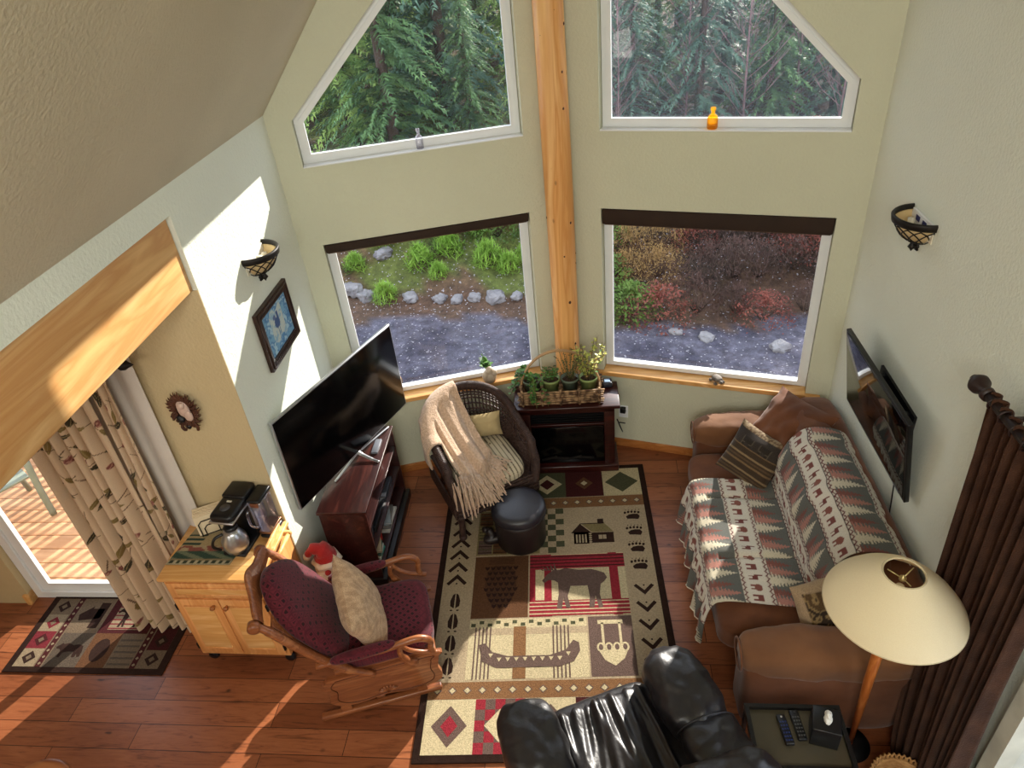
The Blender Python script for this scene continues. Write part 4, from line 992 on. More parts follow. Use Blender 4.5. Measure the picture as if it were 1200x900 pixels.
for x, nm, lab, pm, kind in specs:
    t = thing(nm, lab, 'potted plant', tuple(hm @ Vector((x, 0, .03))), .035, 'pots in the twig basket')
    b = MB(); b.lathe([(0, 0), (.048, 0), (.066, .13), (.071, .13), (.071, .148), (.064, .148), (.062, .12), (0, .12)], pm, n=24); b.build('pot', t)
    b = MB(); b.lathe([(0, .128), (.04, .13), (.062, .122)], M_soil, n=16); b.build('soil', t)
    b = MB(); random.seed(30 + kind)
    ns = [12, 14, 20, 18][kind]
    for k in range(ns):
        a = random.uniform(0, 2 * pi); r0 = random.uniform(0, .035)
        if kind == 0:
            a = random.uniform(pi * .65, pi * 1.35) if k < 6 else random.uniform(-pi * .7, -pi * .3)
            L = random.uniform(.14, .28); p0 = Vector((r0 * cos(a), r0 * sin(a), .13)); dirn = Vector((cos(a), sin(a) * .7, 0)); zz = [.07, .09, .04, -.03, -.1]
            pts = [p0] + [p0 + dirn * L * (j + 1) / 5 + Vector((0, 0, zz[j] * (1 if k < 6 else 1.1))) for j in range(5)]
        elif kind == 1: pts = [Vector((r0 * cos(a), r0 * sin(a), .13)) + Vector((cos(a) * .05 * q, sin(a) * .04 * q, .09 * q)) for q in (0, .5, 1)]
        elif kind == 2: pts = [Vector((r0 * cos(a), r0 * sin(a), .13)) + Vector((cos(a) * .10 * q, sin(a) * .05 * q, random.uniform(.2, .28) * q)) for q in (0, .35, .7, 1)]
        else: pts = [Vector((r0 * cos(a), r0 * sin(a), .13)) + Vector((cos(a) * .10 * q + .02 * q, sin(a) * .05 * q, random.uniform(.2, .34) * q)) for q in (0, .35, .7, 1)]
        b.tube(pts, .0022, M_stem, 5)
        for q in range(len(pts) * 4):
            f = (q / (len(pts) * 4)) * (len(pts) - 1); i0 = int(f); p = pts[i0].lerp(pts[min(i0 + 1, len(pts) - 1)], f - i0)
            if f < .5 and kind: continue
            aa = random.uniform(0, 2 * pi); d_ = Vector((cos(aa), sin(aa), random.uniform(-.1, .6)))
            sz = [.034, .024, .014, .03][kind] * random.uniform(.7, 1.2)
            mm = [M_lf[0], M_lf[0], M_lf[2], M_lf[1]][kind]
            if random.random() < .25: mm = [M_lf[2], M_lf[2], M_lf[3], M_lf[random.choice([0, 3])]][kind]
            leaf(b, p, d_, sz, mm)
    b.build('foliage', t)
# phone-like gadget, gnome, turtle
g = thing('small_speaker', 'little dark box with blue-lit top on the right end of the fireplace heater', 'gadget', tuple((Matrix.Translation((-.047, 4.5, ZH)) @ Matrix.Rotation(.035, 4, 'Z')) @ Vector((.325, .11, 0))), .1)
b = MB(); b.box((0, 0, .022), (.075, .075, .044), mat('gadget_grey', (60, 62, 72), rough=.4), bev=.01); b.build('body', g)
b = MB(); b.box((0, 0, .046), (.045, .045, .005), mat('pale_blue_glass', (170, 200, 235), rough=.2), bev=.002); b.build('display', g)
gm = thing('gnome_planter', 'cream gnome-shaped planter with a green sprout on the left window sill', 'planter', tuple(TLw @ Vector((1.155, .757, sL * .0))), .3)
M_gn = mat('glazed_cream', (206, 190, 168), (180, 160, 140), rough=.4)
b = MB(); b.lathe([(0, 0), (.035, 0), (.042, .03), (.03, .06), (.022, .07), (0, .07)], M_gn, n=20); b.cush((-.026, -.02, .05), (.035, .035, .05), M_gn, k=2, n=6); b.cush((.026, -.015, .055), (.04, .04, .05), M_gn, k=2, n=6); b.cush((0, -.025, .085), (.045, .045, .05), M_gn, k=2, n=8); b.build('pot', gm)
b = MB(); random.seed(6)
b.tube(curve([(0, 0, .08), (-.01, 0, .13), (-.03, 0, .19)], 6), [.02] * 5 + [.012] * 5 + [.003] * 3, M_lf[0], 8)
for k in range(14):
    a = random.uniform(0, 2 * pi); leaf(b, Vector((-.01, 0, .09 + k * .004)), (cos(a), sin(a), .3), .045, M_lf[k % 2 * 2])
b.build('sprout', gm); gm.scale = (1.35, 1.35, 1.35)
tt = thing('turtle_figurine', 'small stone turtle figurine on the right window sill', 'figurine', tuple(TRw @ Vector((LR * .41, .757, sR * -.005))), .4)
M_st = mat('grey_stone', (120, 108, 96), (80, 70, 62), rough=.7, scale=30)
b = MB(); b.cush((0, 0, .035), (.075, .09, .04), M_st, k=2.1, n=8, wr=.003, ws=40); b.build('shell', tt)
b = MB(); b.cush((0, -.055, .03), (.03, .04, .025), M_st, k=2, n=6)
for sx in (-1, 1):
    for sy in (-1, 1): b.cush((sx * .032, sy * .032, .012), (.025, .03, .024), M_st, k=2, n=5)
b.build('body', tt)
# bottles on upper sills
def bottle(nm, lab, p, h, r, m, cap=False):
    b = MB(); b.lathe([(0, 0), (r * .92, 0), (r, .01), (r, h * .5), (r * .8, h * .62), (r * .35, h * .7), (r * .35, h * .85), (r * .5, h * .87), (r * .5, h), (r * .3, h)], m, n=24)
    return tag(b.build(nm, None, p), lab, 'bottle')
M_amb = glassmat('amber_glass', (1, .72, .12), .06, haze=.25, hazecol=(255, 190, 40)); M_clr = glassmat('clear_bottle_glass', (.85, .86, .9), .12, haze=.1, hazecol=(200, 190, 200))
bottle('glass_bottle', 'small clear glass bottle on the upper left window sill', tuple(TLw @ Vector((LL * .495, ZB2 + .009, sL * .04))), .125, .024, M_clr)
bottle('glass_bottle', 'small amber glass bottle glowing on the upper right window sill', tuple(TRw @ Vector((LR * .497, ZB2 + .009, sR * .04))), .125, .032, M_amb)
# ================================================================== WALL SCONCES
M_alab = mat('cream_alabaster', (226, 200, 150), (206, 176, 124), rough=.45)
def sconce(lab, loc, rz, metal, inner):
    s = thing('wall_sconce', lab, 'sconce', loc, rz)   # local +x points out of the wall
    b = MB(); b.lathe([(.06, -.1), (.095, -.07), (.125, -.03), (.138, .005), (.128, .005), (.115, -.028), (.085, -.062), (0, -.09)], M_alab, n=24, a0=-pi / 2, a1=pi / 2, sx=1.02)
    b.box((.004, 0, -.03), (.006, .27, .09), M_cream); b.build('bowl', s)
    b = MB(); b.lathe([(.134, -.012), (.15, -.008), (.156, .022), (.15, .03), (.14, .028), (.136, .0)], metal, n=28, a0=-pi / 2, a1=pi / 2, sx=1.0); b.build('rim_band', s)
    b = MB()
    def sf(a, q):
        r = [.135, .122, .097, .062][q]; z = [-.012, -.036, -.074, -.102][q]; return (r * 1.03 * cos(a), r * 1.03 * sin(a), z - .003)
    for k in range(8):
        a0 = -pi / 2 + (k) * pi / 7
        for d in (-1, 1):
            pts = [sf(max(-pi / 2, min(pi / 2, a0 + d * q * .26)), q) for q in range(4)]
            b.tube(curve(pts, 3), .0032, M_blackm, 5)
    b.lathe([(.068, -.1), (.05, -.115), (.015, -.122), (.012, -.135), (.02, -.142), (.01, -.152), (.016, -.16), (0, -.172)], M_blackm, n=16, a0=-pi / 2, a1=pi / 2)
    b.lathe([(.008, -.118), (.015, -.135), (.02, -.145), (.01, -.155), (0, -.17)], M_blackm, (.03, 0, 0), n=12); b.build('iron_lattice', s)
    b = MB(); b.box((.008, 0, -.012), (.012, .24, .062), M_white); 
    b.tube([(.05, -.03, -.06), (.05, -.03, .0)], .018, M_cream, 10); b.tube([(.05, .04, -.06), (.05, .04, -.01)], .018, M_cream, 10); b.build('lamp_holder', s)
    return s
M_wht = mat('pale_rim', (226, 220, 208), (206, 198, 184), rough=.5)
sconce('half-bowl wall sconce with black lattice on the sunlit left wall above the picture', (-WL, 3.675, 2.335), 0, M_blackm, M_cream)
sr = sconce('half-bowl wall sconce with dark iron rim on the right wall above the mounted television', (WR, 3.58, 2.375), pi, M_blackm, M_cream)
b = MB()
for s in (-1, 1): b.box((.0155, s * .04, -.008), (.002, .045, .026), mat('blue_label', (44, 48, 110)))
b.build('sticker', sr)
# framed picture
pc = thing('framed_picture', 'blue and white bird picture in a carved dark wood frame on the left wall', 'picture', (-WL + .014, 3.68, 1.865), 0)
M_fr = wood('carved_frame_wood', (66, 42, 30), (44, 26, 18), (82, 54, 38), 'Z', 4, .4)
b = MB(); T = frame_matrix((0, 0, 0), (0, 1, 0), (0, 0, 1)); PW, PH = .49, .385
b.M = T
b.poly([rect(-PW / 2, -PH / 2, PW / 2, PH / 2), rect(-PW / 2 + .055, -PH / 2 + .055, PW / 2 - .055, PH / 2 - .055)], -.012, .012, M_fr)
b.tube([(x, y, .012) for x, y in rect(-PW / 2 + .02, -PH / 2 + .02, PW / 2 - .02, PH / 2 - .02)], .009, M_fr, 6, closed=True)
for k in range(26): b.box((-PW / 2 + .03 + k * .0172, PH / 2 - .036, .014), (.008, .02, .006), M_fr); b.box((-PW / 2 + .03 + k * .0172, -PH / 2 + .036, .014), (.008, .02, .006), M_fr)
b.build('frame', pc)
m_p = vcmat('painted_art', bump=.05, var=.05)
def art(u, v):
    n = noise.noise(Vector((u * 7, v * 6, 0))) + .6 * noise.noise(Vector((u * 19, v * 17, 3)))
    c = (120, 170, 205) if n > .1 else ((84, 134, 184) if n > -.25 else (170, 205, 222))
    x, y = u - .5, v - .54
    if abs(x) < .24 and abs(y) < .33 + .05 * sin(u * 20): c = (196, 208, 204) if n > -.15 else (150, 184, 204)
    if (x / .1) ** 2 + ((y - .02) / .12) ** 2 < 1 or (abs(x - .06) < .03 and 0 < y < .25) or (abs(x + .02) < .008 and -.28 < y < 0) or (abs(x - .03) < .008 and -.28 < y < 0): c = (60, 88, 140)
    if (x + .06) ** 2 + (y - .17) ** 2 < .003: c = (84, 104, 150)
    return c
b = MB(); b.M = T; b.grid(lambda u, v: ((u - .5) * (PW - .1), (v - .5) * (PH - .1), .002), 60, 50, m_p, cf=art); b.build('art_print', pc)
# ================================================================== SOFA
M_so = mat('rust_brown_microfiber', (116, 72, 46), (88, 53, 34), rough=.85, scale=5, bump=.3, bscale=14, sheen=.15, spec=.15)
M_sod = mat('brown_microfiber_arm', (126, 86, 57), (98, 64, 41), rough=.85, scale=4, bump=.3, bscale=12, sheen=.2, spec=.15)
sf = thing('sofa', 'rust-brown microfiber three-seat sofa along the right wall', 'sofa', (1.36, 3.285, 0), 0)
Y0, Y1 = -1.075, 1.02
b = MB(); b.box((.04, 0, .165), (.82, Y1 - Y0 - .1, .25), M_so, bev=.03, seg=3)
for X in (-.3, .38):
    for Y in (-.9, .9): b.box((X, Y, .022), (.06, .06, .044), M_mahog, taper=.8)
b.build('base', sf)
b = MB(); b.cush((.34, .02, .5), (.26, 1.94, .76), M_so, k=6, n=14, wr=.008, ws=4); b.build('backrest', sf)
ys = [-.76, -.248, .264, .776]
for k in range(3):
    b = MB(); b.cush((-.16, (ys[k] + ys[k + 1]) / 2, .37), (.74, ys[k + 1] - ys[k] - .004, .2), M_so, k=6, n=16, wr=.01, ws=6, seed=k, puff=.12); b.build('seat_cushion', sf)
    b = MB(); b.cush((.2, (ys[k] + ys[k + 1]) / 2, .66), (.24, ys[k + 1] - ys[k] - .004, .5), M_so, k=4.2, n=14, wr=.014, ws=5, seed=k + 5, rot=(0, .22, 0)); b.build('back_cushion', sf)
for yy, sd in ((Y0 + .13, 1), (Y1 - .125, 2)):
    b = MB(); b.cush((-.03, yy, .3), (.86, .23, .56), M_so, k=7, n=12, wr=.006, ws=5, seed=sd); ar = b.build('armrest', sf)
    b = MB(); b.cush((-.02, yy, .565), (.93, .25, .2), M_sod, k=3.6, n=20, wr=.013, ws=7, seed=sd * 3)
    b.tube([(-.478, yy + .09 * cos(a), .545 + .075 * sin(a)) for a in [i * 2 * pi / 20 for i in range(20)]], .005, M_so, 5, closed=True); b.build('arm_pad', ar)
# throw on sofa
def throwcol(s, t):
    """s metres across the bands, t metres along"""
    P = .35; q = (s + .03) % P
    jt = noise.noise(Vector((s * 30, t * 30, 5)))
    if q < .18:      # feathered mountain band
        base = (104, 105, 99)
        r = (t + .04 * math.floor((s + .03) / P)) % .21
        x = q / .18
        tip = lambda c0, w, x0, x1: abs(r - c0) < w * (1 - max(0, (x - x0) / (x1 - x0))) * (1 + .5 * sin(x * 60 + r * 40)) and x0 - .02 < x < x1
        if tip(.04, .042, .02, .95): return (220, 210, 184)
        if tip(.105, .042, .05, 1.0): return (182, 126, 112)
        if tip(.165, .034, .0, .8): return (132, 82, 72)
        return base
    if q < .208 or q > .322:
        z = abs(((t * 28) % 1) - .5) * 2; y = ((q - .18) if q < .25 else (q - .322)) / .028
        if y < .1 or y > .9: return (70, 58, 58)
        return (110, 56, 58) if abs(y - (.25 + .5 * z)) < .16 else (216, 206, 188)
    # animal band
    c = (226, 218, 202); r = (t % .075) / .075; y = (q - .208) / .114; k = int(t / .075) % 3
    bx_, by_ = r - .5, y - .5
    if k == 0 and (abs(bx_) < .3 and -.1 < by_ < .18 or (abs(abs(bx_) - .22) < .08 and -.3 < by_ < 0)): c = (128, 70, 62)
    if k == 1 and ((bx_ / .33) ** 2 + ((by_ - .05) / .2) ** 2 < 1 or (abs(abs(bx_) - .17) < .07 and -.32 < by_ < 0)): c = (140, 84, 72)
    if k == 2 and (abs(bx_ + .1) < .18 and abs(by_) < .12 or (abs(bx_ - .15) < .06 and by_ > -.05 and by_ < .35) or (abs(abs(bx_ + .08) - .14) < .05 and -.34 < by_ < 0)): c = (120, 64, 58)
    return c
prof = curve([(-.585, 0, .14), (-.575, 0, .3), (-.55, 0, .42), (-.5, 0, .485), (-.35, 0, .497), (-.15, 0, .497), (-.03, 0, .497), (.0, 0, .55), (.03, 0, .72), (.09, 0, .88), (.18, 0, .955), (.34, 0, .94), (.42, 0, .87), (.43, 0, .78)], 10)
acc = [0]
for i in range(1, len(prof)): acc.append(acc[-1] + (prof[i] - prof[i - 1]).length)
TLn = acc[-1]
def pat(s):
    s *= TLn; i = 0
    lo_, hi_ = 0, len(acc) - 1
    while hi_ - lo_ > 1:
        mid = (lo_ + hi_) // 2
        if acc[mid] <= s: lo_ = mid
        else: hi_ = mid
    f = (s - acc[lo_]) / max(1e-6, acc[hi_] - acc[lo_]); return prof[lo_].lerp(prof[hi_], min(1, f))
def thrf(u, v):
    p = pat(u); s = u * TLn
    y = -.60 + v * 1.03 + (.02 * sin(s * 5)) - (.10 * max(0, s - .9) * (1 - v))
    if s > .95: y = -.60 + v * 1.03 + .0 - .06 * (s - .95)
    x, z = p.x, p.z
    if s < .36: x += -.022 * sin(v * 34) * (1 - s / .36) - .012 * sin(v * 80) * (1 - s / .36) - .01
    w = .007 * sin(v * 14 + s * 6) + .004 * sin(v * 33 + s * 3)
    if .4 < s < .95:
        for yc_ in (-.248, .264): z -= .022 * math.exp(-((y - yc_) / .02) ** 2)
    if s >= .93: x -= .012 + max(0, w) * 1.5; z += .004
    else: z += max(0, w) + .002
    return (x, y, z)
b = MB(); b.grid(thrf, 330, 230, vcmat('tapestry_weave', bump=.5, bscale=420, var=.22), cf=lambda u, v: throwcol(u * TLn, v * 1.03))
tw = b.build('sofa_throw', None, (1.36, 3.285, 0)); md = tw.modifiers.new('Solid', 'SOLIDIFY'); md.thickness = .005; md.offset = 1
tag(tw, 'southwestern bear-and-moose tapestry throw in grey, rose and cream over the sofa', 'blanket')
b = MB(); random.seed(14)
for k in range(2):
    u0 = [0, 0][k]
pts = [Vector(thrf(0, i / 60)) + Vector((-.004, 0, 0)) for i in range(61)]
b.tube(pts, .006, M_cream, 6)
tb2 = b.build('bound_edge', tw)
# pillows on sofa
def bearcol(u, v):
    n = noise.noise(Vector((u * 30, v * 30, 0)))
    if .62 < v < .9:
        x, y = (u - .5) / .36, (v - .73) / .11
        if abs(x) < 1 and (abs(abs(x + .0) % 1 - .5) < .33 and abs(y - .1) < .55 or (abs(abs(abs(x) - .5) - .22) < .08 and -1.1 < y < 0)):
            return (96, 86, 72) if abs(abs(abs(x) % 1 - .5) - .33) < .05 or abs(abs(y - .1) - .55) < .1 else (52, 44, 38)
        return (62, 54, 48)
    if v > .9: return (158, 136, 104) if n > -.1 else (110, 84, 62)
    s = (v * 14) % 1
    return [(130, 104, 72), (96, 76, 54), (150, 126, 92), (70, 56, 42)][int(v * 14) % 4] if s > .25 else (72, 56, 42)
def put(pb, name, lab, cat, c, x, y):
    o = pb.build(name); o.matrix_world = frame_matrix(c, x, y); return tag(o, lab, cat)
pb = MB(); pb.pillow(.38, .38, .16, M_vc, cf=bearcol, n=56, seed=2)
put(pb, 'scatter_pillow', 'striped tapestry pillow with dark bear band at the window end of the sofa', 'pillow', (1.23, 3.80, .63), (.62, -.6, -.14), (.22, .45, .68))
pb = MB(); pb.pillow(.5, .5, .22, M_so, n=24, seed=5, wr=.012)
put(pb, 'scatter_pillow', 'plain rust-brown pillow in the back corner of the sofa behind the bear pillow', 'pillow', (1.47, 3.93, .74), (.45, -.75, .06), (.5, .3, .55))
def bear2(u, v):
    n = noise.noise(Vector((u * 8, v * 8, 4)))
    if u < .1 or u > .9 or v < .1 or v > .9: return (176, 150, 118)
    return (92, 70, 44) if n > .12 else ((150, 124, 84) if n > -.1 else (58, 44, 32))
pb = MB(); pb.pillow(.38, .38, .17, M_vc, cf=bear2, n=44, seed=8)
put(pb, 'scatter_pillow', 'olive-brown tapestry pillow tucked behind the near sofa arm under the lamp shade', 'pillow', (1.40, 2.58, .6), (.85, .25, .1), (-.12, .4, .75))
# ================================================================== WALL TELEVISION
tr_ = thing('wall_television', 'medium black television on a tilting wall mount on the right wall', 'television', (1.735, 3.372, 1.33), 0)
cw, sw = cos(1.587), sin(1.587); ux = Vector((cw, sw, 0)); nn_ = Vector((-sw, cw, 0)); vv = Vector((0, 0, 1)) * cos(.172) + nn_ * sin(.172)
T = frame_matrix((0, 0, 0), ux, vv); T3 = T.to_3x3()
sgz = 1 if (T3 @ Vector((0, 0, 1))).x < 0 else -1   # +z local * sgz faces the room
b = MB(); b.M = T; b.box((0, 0, -sgz * .014), (.934, .537, .028), M_black, bev=.004); b.box((.02, -.03, -sgz * .04), (.62, .36, .04), M_black, bev=.01); b.build('case', tr_)
b = MB(); b.M = T; b.box((0, .006, sgz * .001), (.90, .495, .003), mat('tv_screen_glossy', (8, 8, 9), rough=.05, spec=.8), bev=.001); b.build('screen', tr_)
b = MB(); b.M = T; b.box((-.36, -.256, sgz * .0015), (.08, .01, .003), mat('blank_badge', (120, 120, 124), rough=.4)); b.build('bezel_badge', tr_)
b = MB(); b.box((WR - 1.735 - .008, 0, .02), (.014, .5, .24), M_black)
for s in (-.18, .18): b.box((WR - 1.735 - .035, s, .02), (.07, .03, .2), M_black)
b.build('wall_mount', tr_)
b = MB(); b.tube(curve([(.06, -.2, -.2), (.09, -.24, -.3), (.095, -.26, -.4), (.1, -.28, -.55)], 6), .004, M_black, 6); b.build('power_cord', tr_)
# ================================================================== TRIPOD LAMP
lp = thing('floor_lamp', 'floor lamp with wide cream cone shade on a slim tapered wooden pole', 'lamp', (1.39, 2.045, 0), 0)
m, nt, bs, nd, ln = newmat('cream_lamp_shade'); M_sh = m
bs.inputs['Base Color'].default_value = lin((236, 218, 168)); bs.inputs['Roughness'].default_value = .9; bs.inputs['Subsurface Weight'].default_value = 0
tl = nd.new('ShaderNodeBsdfTranslucent'); tl.inputs[0].default_value = lin((250, 225, 165)); mx = nd.new('ShaderNodeMixShader'); mx.inputs[0].default_value = .3
nzz = nd.new('ShaderNodeTexNoise'); nzz.inputs['Scale'].default_value = 120; rr_ = ramp(nd, [(.3, (240, 228, 192)), (.7, (248, 238, 204))]); ln.new(nzz.outputs['Fac'], rr_.inputs[0]); ln.new(rr_.outputs[0], bs.inputs['Base Color'])
ln.new(bs.outputs[0], mx.inputs[1]); ln.new(tl.outputs[0], mx.inputs[2]); ln.new(mx.outputs[0], nd['Material Output'].inputs[0])
ZS = 1.32
b = MB(); b.lathe([(.275, ZS), (.272, ZS + .012), (.235, ZS + .062), (.18, ZS + .12), (.125, ZS + .17), (.083, ZS + .205), (.078, ZS + .21), (.075, ZS + .205), (.12, ZS + .166), (.175, ZS + .115), (.23, ZS + .057), (.266, ZS + .01), (.271, ZS - .002), (.275, ZS)], M_sh, n=64); b.build('lamp_shade', lp)
b = MB()
for r, z in ((.273, ZS), (.08, ZS + .208)): b.tube([(r * cos(k * pi / 32), r * sin(k * pi / 32), z) for k in range(64)], .0038, mat('shade_trim', (214, 196, 156), rough=.8), 6, closed=True)
b.build('shade_trim', lp)
M_brs = mat('pale_brass', (206, 186, 130), metal=.7, rough=.35)
b = MB()
for k in range(3): b.tube([(.06 * cos(k * 2.094 + .6), .06 * sin(k * 2.094 + .6), ZS + .2), (0, 0, ZS + .175)], .0025, M_brs, 6)
b.lathe([(0, .0), (.014, .0), (.014, .012), (.005, .02), (0, .03)], M_brs, (0, 0, ZS + .168), 14); b.build('shade_spider', lp)
b = MB(); b.lathe([(0, .12), (.016, .12), (.03, .09), (.034, .06), (.02, .02), (.014, 0), (0, 0)], mat('frosted_bulb', (250, 240, 214), rough=.3), (0, 0, ZS + .01), 16); b.tube([(0, 0, ZS - .1), (0, 0, ZS + .02)], .016, M_brs, 10); b.build('bulb', lp)
M_leg = wood('lamp_leg_wood', (196, 118, 54), (164, 90, 38), (208, 134, 70), 'Z', 3, .35)
b = MB(); b.tube([(0, 0, ZS - .05), (.03, .045, .7), (.09, .125, .02)], [.024, .022, .012], M_leg, 16); b.build('pole', lp)
b = MB(); b.lathe([(0, 0), (.1, 0), (.1, .012), (.03, .022), (0, .022)], M_black, (.09, .125, 0), 32); b.build('base', lp)
# ================================================================== SIDE TABLE + things
st2 = thing('side_table', 'black-framed side table with pale tray top between the recliner and the sofa', 'table', (1.09, 1.92, 0), 0)
M_tray = mat('olive_grey_top', (78, 70, 54), (66, 60, 46), rough=.3, spec=.5); Tz = .5
b = MB(); b.box((0, 0, Tz - .008), (.42, .29, .012), M_tray); b.build('tray_top', st2)
b = MB(); b.M = Matrix.Translation((0, 0, Tz)); b.poly([rect(-.225, -.16, .225, .16), rect(-.205, -.14, .205, .14)], -.02, .02, M_black); b.build('tray_frame', st2)
for sx in (-1, 1):
    for sy in (-1, 1):
        b = MB(); b.box((sx * .212, sy * .147, (Tz - .02) / 2), (.02, .02, Tz - .02), M_black, bev=.002); b.build('leg', st2)
for k, (x, y, rz, lb, m_) in enumerate(((1.034, 1.953, .1, 'black remote with blue buttons, left of the pair on the side table', (40, 60, 120)), (1.098, 1.978, .08, 'plain black remote lying against the tissue box on the side table', (90, 90, 90)))):
    r = thing('remote_control', lb, 'remote', (x, y, Tz - .001), rz)
    b = MB(); b.box((0, 0, .012), (.043, .15, .02), M_black, bev=.006); b.build('body', r)
    b = MB()
    for i in range(3):
        for j in range(6): b.box((-.012 + i * .012, -.055 + j * .018, .023), (.007, .007, .003), mat('button_%d' % k, m_, rough=.4) if (i, j) == (0, 0) else b.mats[0] if b.mats else M_gry)
    b.box((0, .06, .023), (.008, .008, .003), mat('power_button', (200, 200, 205)) if k == 0 else M_gry); b.build('buttons', r)
tx = thing('tissue_box', 'black cube tissue box with white tissue on the side table', 'tissue box', (1.205, 1.94, Tz - .001), -.25)
b = MB(); b.box((0, 0, .065), (.125, .125, .13), M_black, bev=.004); b.build('box_cover', tx)
b = MB(); b.cush((0, 0, .15), (.035, .055, .07), mat('white_tissue', (240, 236, 222), rough=.9), k=2, n=8, wr=.012, ws=35); b.build('tissue', tx)
# wicker basket at bottom edge
bs_ = thing('wicker_basket', 'pale wicker basket rim peeking up beside the lamp leg', 'basket', (1.6, 1.86, 0), 0)
M_rat = mat('pale_rattan', (196, 150, 96), (160, 112, 64), rough=.6, scale=30)
b = MB()
for k in range(10):
    r = .10 + .012 * min(k, 6) * .5; b.tube([(r * cos(q * pi / 16) * (1 + .02 * (1 if (q + k) % 2 else -1)), r * sin(q * pi / 16) * (1 + .02 * (1 if (q + k) % 2 else -1)), .012 + k * .02) for q in range(32)], .01, M_rat, 6, closed=True)
b.lathe([(0, .005), (.11, .005), (.11, .012), (0, .012)], M_rat, n=24); b.build('woven_body', bs_)
b = MB()
for q in range(40):
    a = q * 2 * pi / 40; b.tube([(.136 * cos(a), .136 * sin(a), .21), (.148 * cos(a + .12), .148 * sin(a + .12), .225), (.136 * cos(a + .24), .136 * sin(a + .24), .21)], .007, M_rat, 5)
b.build('braided_rim', bs_)
# round-topped stool at the bottom left edge of the view
bs2 = thing('round_stool', 'round-topped honey wood stool, only its rim showing at the bottom left', 'stool', (-2.455, 1.43, 0), 0)
b = MB(); b.lathe([(0, .67), (.16, .67), (.175, .68), (.178, .695), (.17, .705), (.15, .7), (0, .7)], M_oak, n=40); b.build('seat', bs2)
for k in range(4):
    a = pi / 4 + k * pi / 2; b = MB(); b.tube([(.1 * cos(a), .1 * sin(a), .67), (.17 * cos(a), .17 * sin(a), .005)], [.018, .013], M_oak, 10); b.build('leg', bs2)
b = MB(); b.tube([(.15 * cos(q * pi / 16), .15 * sin(q * pi / 16), .22) for q in range(32)], .009, M_oak, 6, closed=True); b.build('foot_ring', bs2)
# ================================================================== RECLINER
m, nt, bs, nd, ln = newmat('black_leather'); M_lea = m
mp = mapping(nd, ln); n1 = nd.new('ShaderNodeTexNoise'); n1.inputs['Scale'].default_value = 5; n1.inputs['Detail'].default_value = 5; ln.new(mp.outputs[0], n1.inputs['Vector'])
r = ramp(nd, [(.3, (22, 20, 22)), (.7, (34, 31, 34))]); ln.new(n1.outputs['Fac'], r.inputs[0]); ln.new(r.outputs[0], bs.inputs['Base Color'])
bs.inputs['Roughness'].default_value = .4; bs.inputs['Specular IOR Level'].default_value = .6
vo = nd.new('ShaderNodeTexVoronoi'); vo.inputs['Scale'].default_value = 140; ln.new(mp.outputs[0], vo.inputs['Vector'])
b1 = nd.new('ShaderNodeBump'); b1.inputs['Strength'].default_value = .12; b1.inputs['Distance'].default_value = .002; ln.new(vo.outputs['Distance'], b1.inputs['Height'])
b2 = nd.new('ShaderNodeBump'); b2.inputs['Strength'].default_value = .6; b2.inputs['Distance'].default_value = .025; ln.new(n1.outputs['Fac'], b2.inputs['Height']); ln.new(b1.outputs[0], b2.inputs['Normal']); ln.new(b2.outputs[0], bs.inputs['Normal'])
rc = thing('recliner', 'overstuffed black leather recliner facing the windows at the bottom of the view', 'armchair', (.30, 1.76, 0), 1.982)
b = MB(); b.box((.0, 0, .16), (.78, .86, .26), M_lea, bev=.03, seg=3); b.build('base', rc)
b = MB()
def seatf(u, v):
    x = -.28 + .76 * u; y = (v - .5) * .6
    d = math.exp(-((u - .6) / .5) ** 2)
    z = .46 + .03 * (1 - (2 * v - 1) ** 2) - .02 * u
    yy = (2 * v - 1) + .5 * (u - .5) * (1 if v > .5 else .4)
    nz_ = noise.noise(Vector((yy * 3.4 + 3, u * 1.1, 1.7))) ; n2_ = noise.noise(Vector((yy * 6.5, u * 2.0 + 4, 5.1)))
    f = .075 * (.35 - abs(nz_)) * (1 if abs(nz_) < .35 else .4) + .03 * (.3 - abs(n2_))
    z += f * (.45 + .5 * d) - .008
    if u > .84: q = (u - .84) / .16; x = -.28 + .76 * .84 + .09 * sin(q * pi / 2); z -= .42 * (1 - cos(q * pi / 2)) * .5
    return (x, y, z)
b.grid(seatf, 60, 70, M_lea); b.cush((.34, 0, .28), (.22, .6, .34), M_lea, k=5, n=10, wr=.01); b.build('seat', rc)
for s in (-1, 1):
    b = MB(); b.cush((.09, s * .39, .3), (.76, .25, .5), M_lea, k=5, n=14, wr=.012, ws=6, seed=s); ar = b.build('armrest', rc)
    b = MB(); b.cush((.225, s * .4, .535), (.48, .31, .22), M_lea, k=3.2, n=30, wr=.02, ws=8, seed=s * 4, puff=.1)
    b.cush((-.10, s * .4, .525), (.34, .3, .22), M_lea, k=3.2, n=30, wr=.02, ws=8, seed=s * 7); b.build('arm_pad', ar)
    b = MB(); b.tube([(.02 + .01 * cos(q), s * .4 + .148 * cos(q), .545 + .1 * sin(q)) for q in [i * pi / 14 for i in range(15)]], .004, M_lea, 5); b.build('seam', ar)
b = MB(); b.cush((-.40, 0, .62), (.3, .78, .74), M_lea, k=4, n=20, wr=.016, ws=6, rot=(0, -.2, 0), seed=2); b.build('back', rc)
b = MB(); b.cush((-.43, 0, .9), (.32, .86, .28), M_lea, k=3, n=34, wr=.026, ws=9, rot=(0, -.2, 0), seed=6, puff=.12)
for k in range(3): b.tube(curve([(-.44 - .03 * k, .43 - .02 * k, .96 - .1 * k), (-.34, .36, 1.0 - .05 * k), (-.3, .2, 1.02)], 5), .003, M_lea, 5)
b.build('head_cushion', rc)
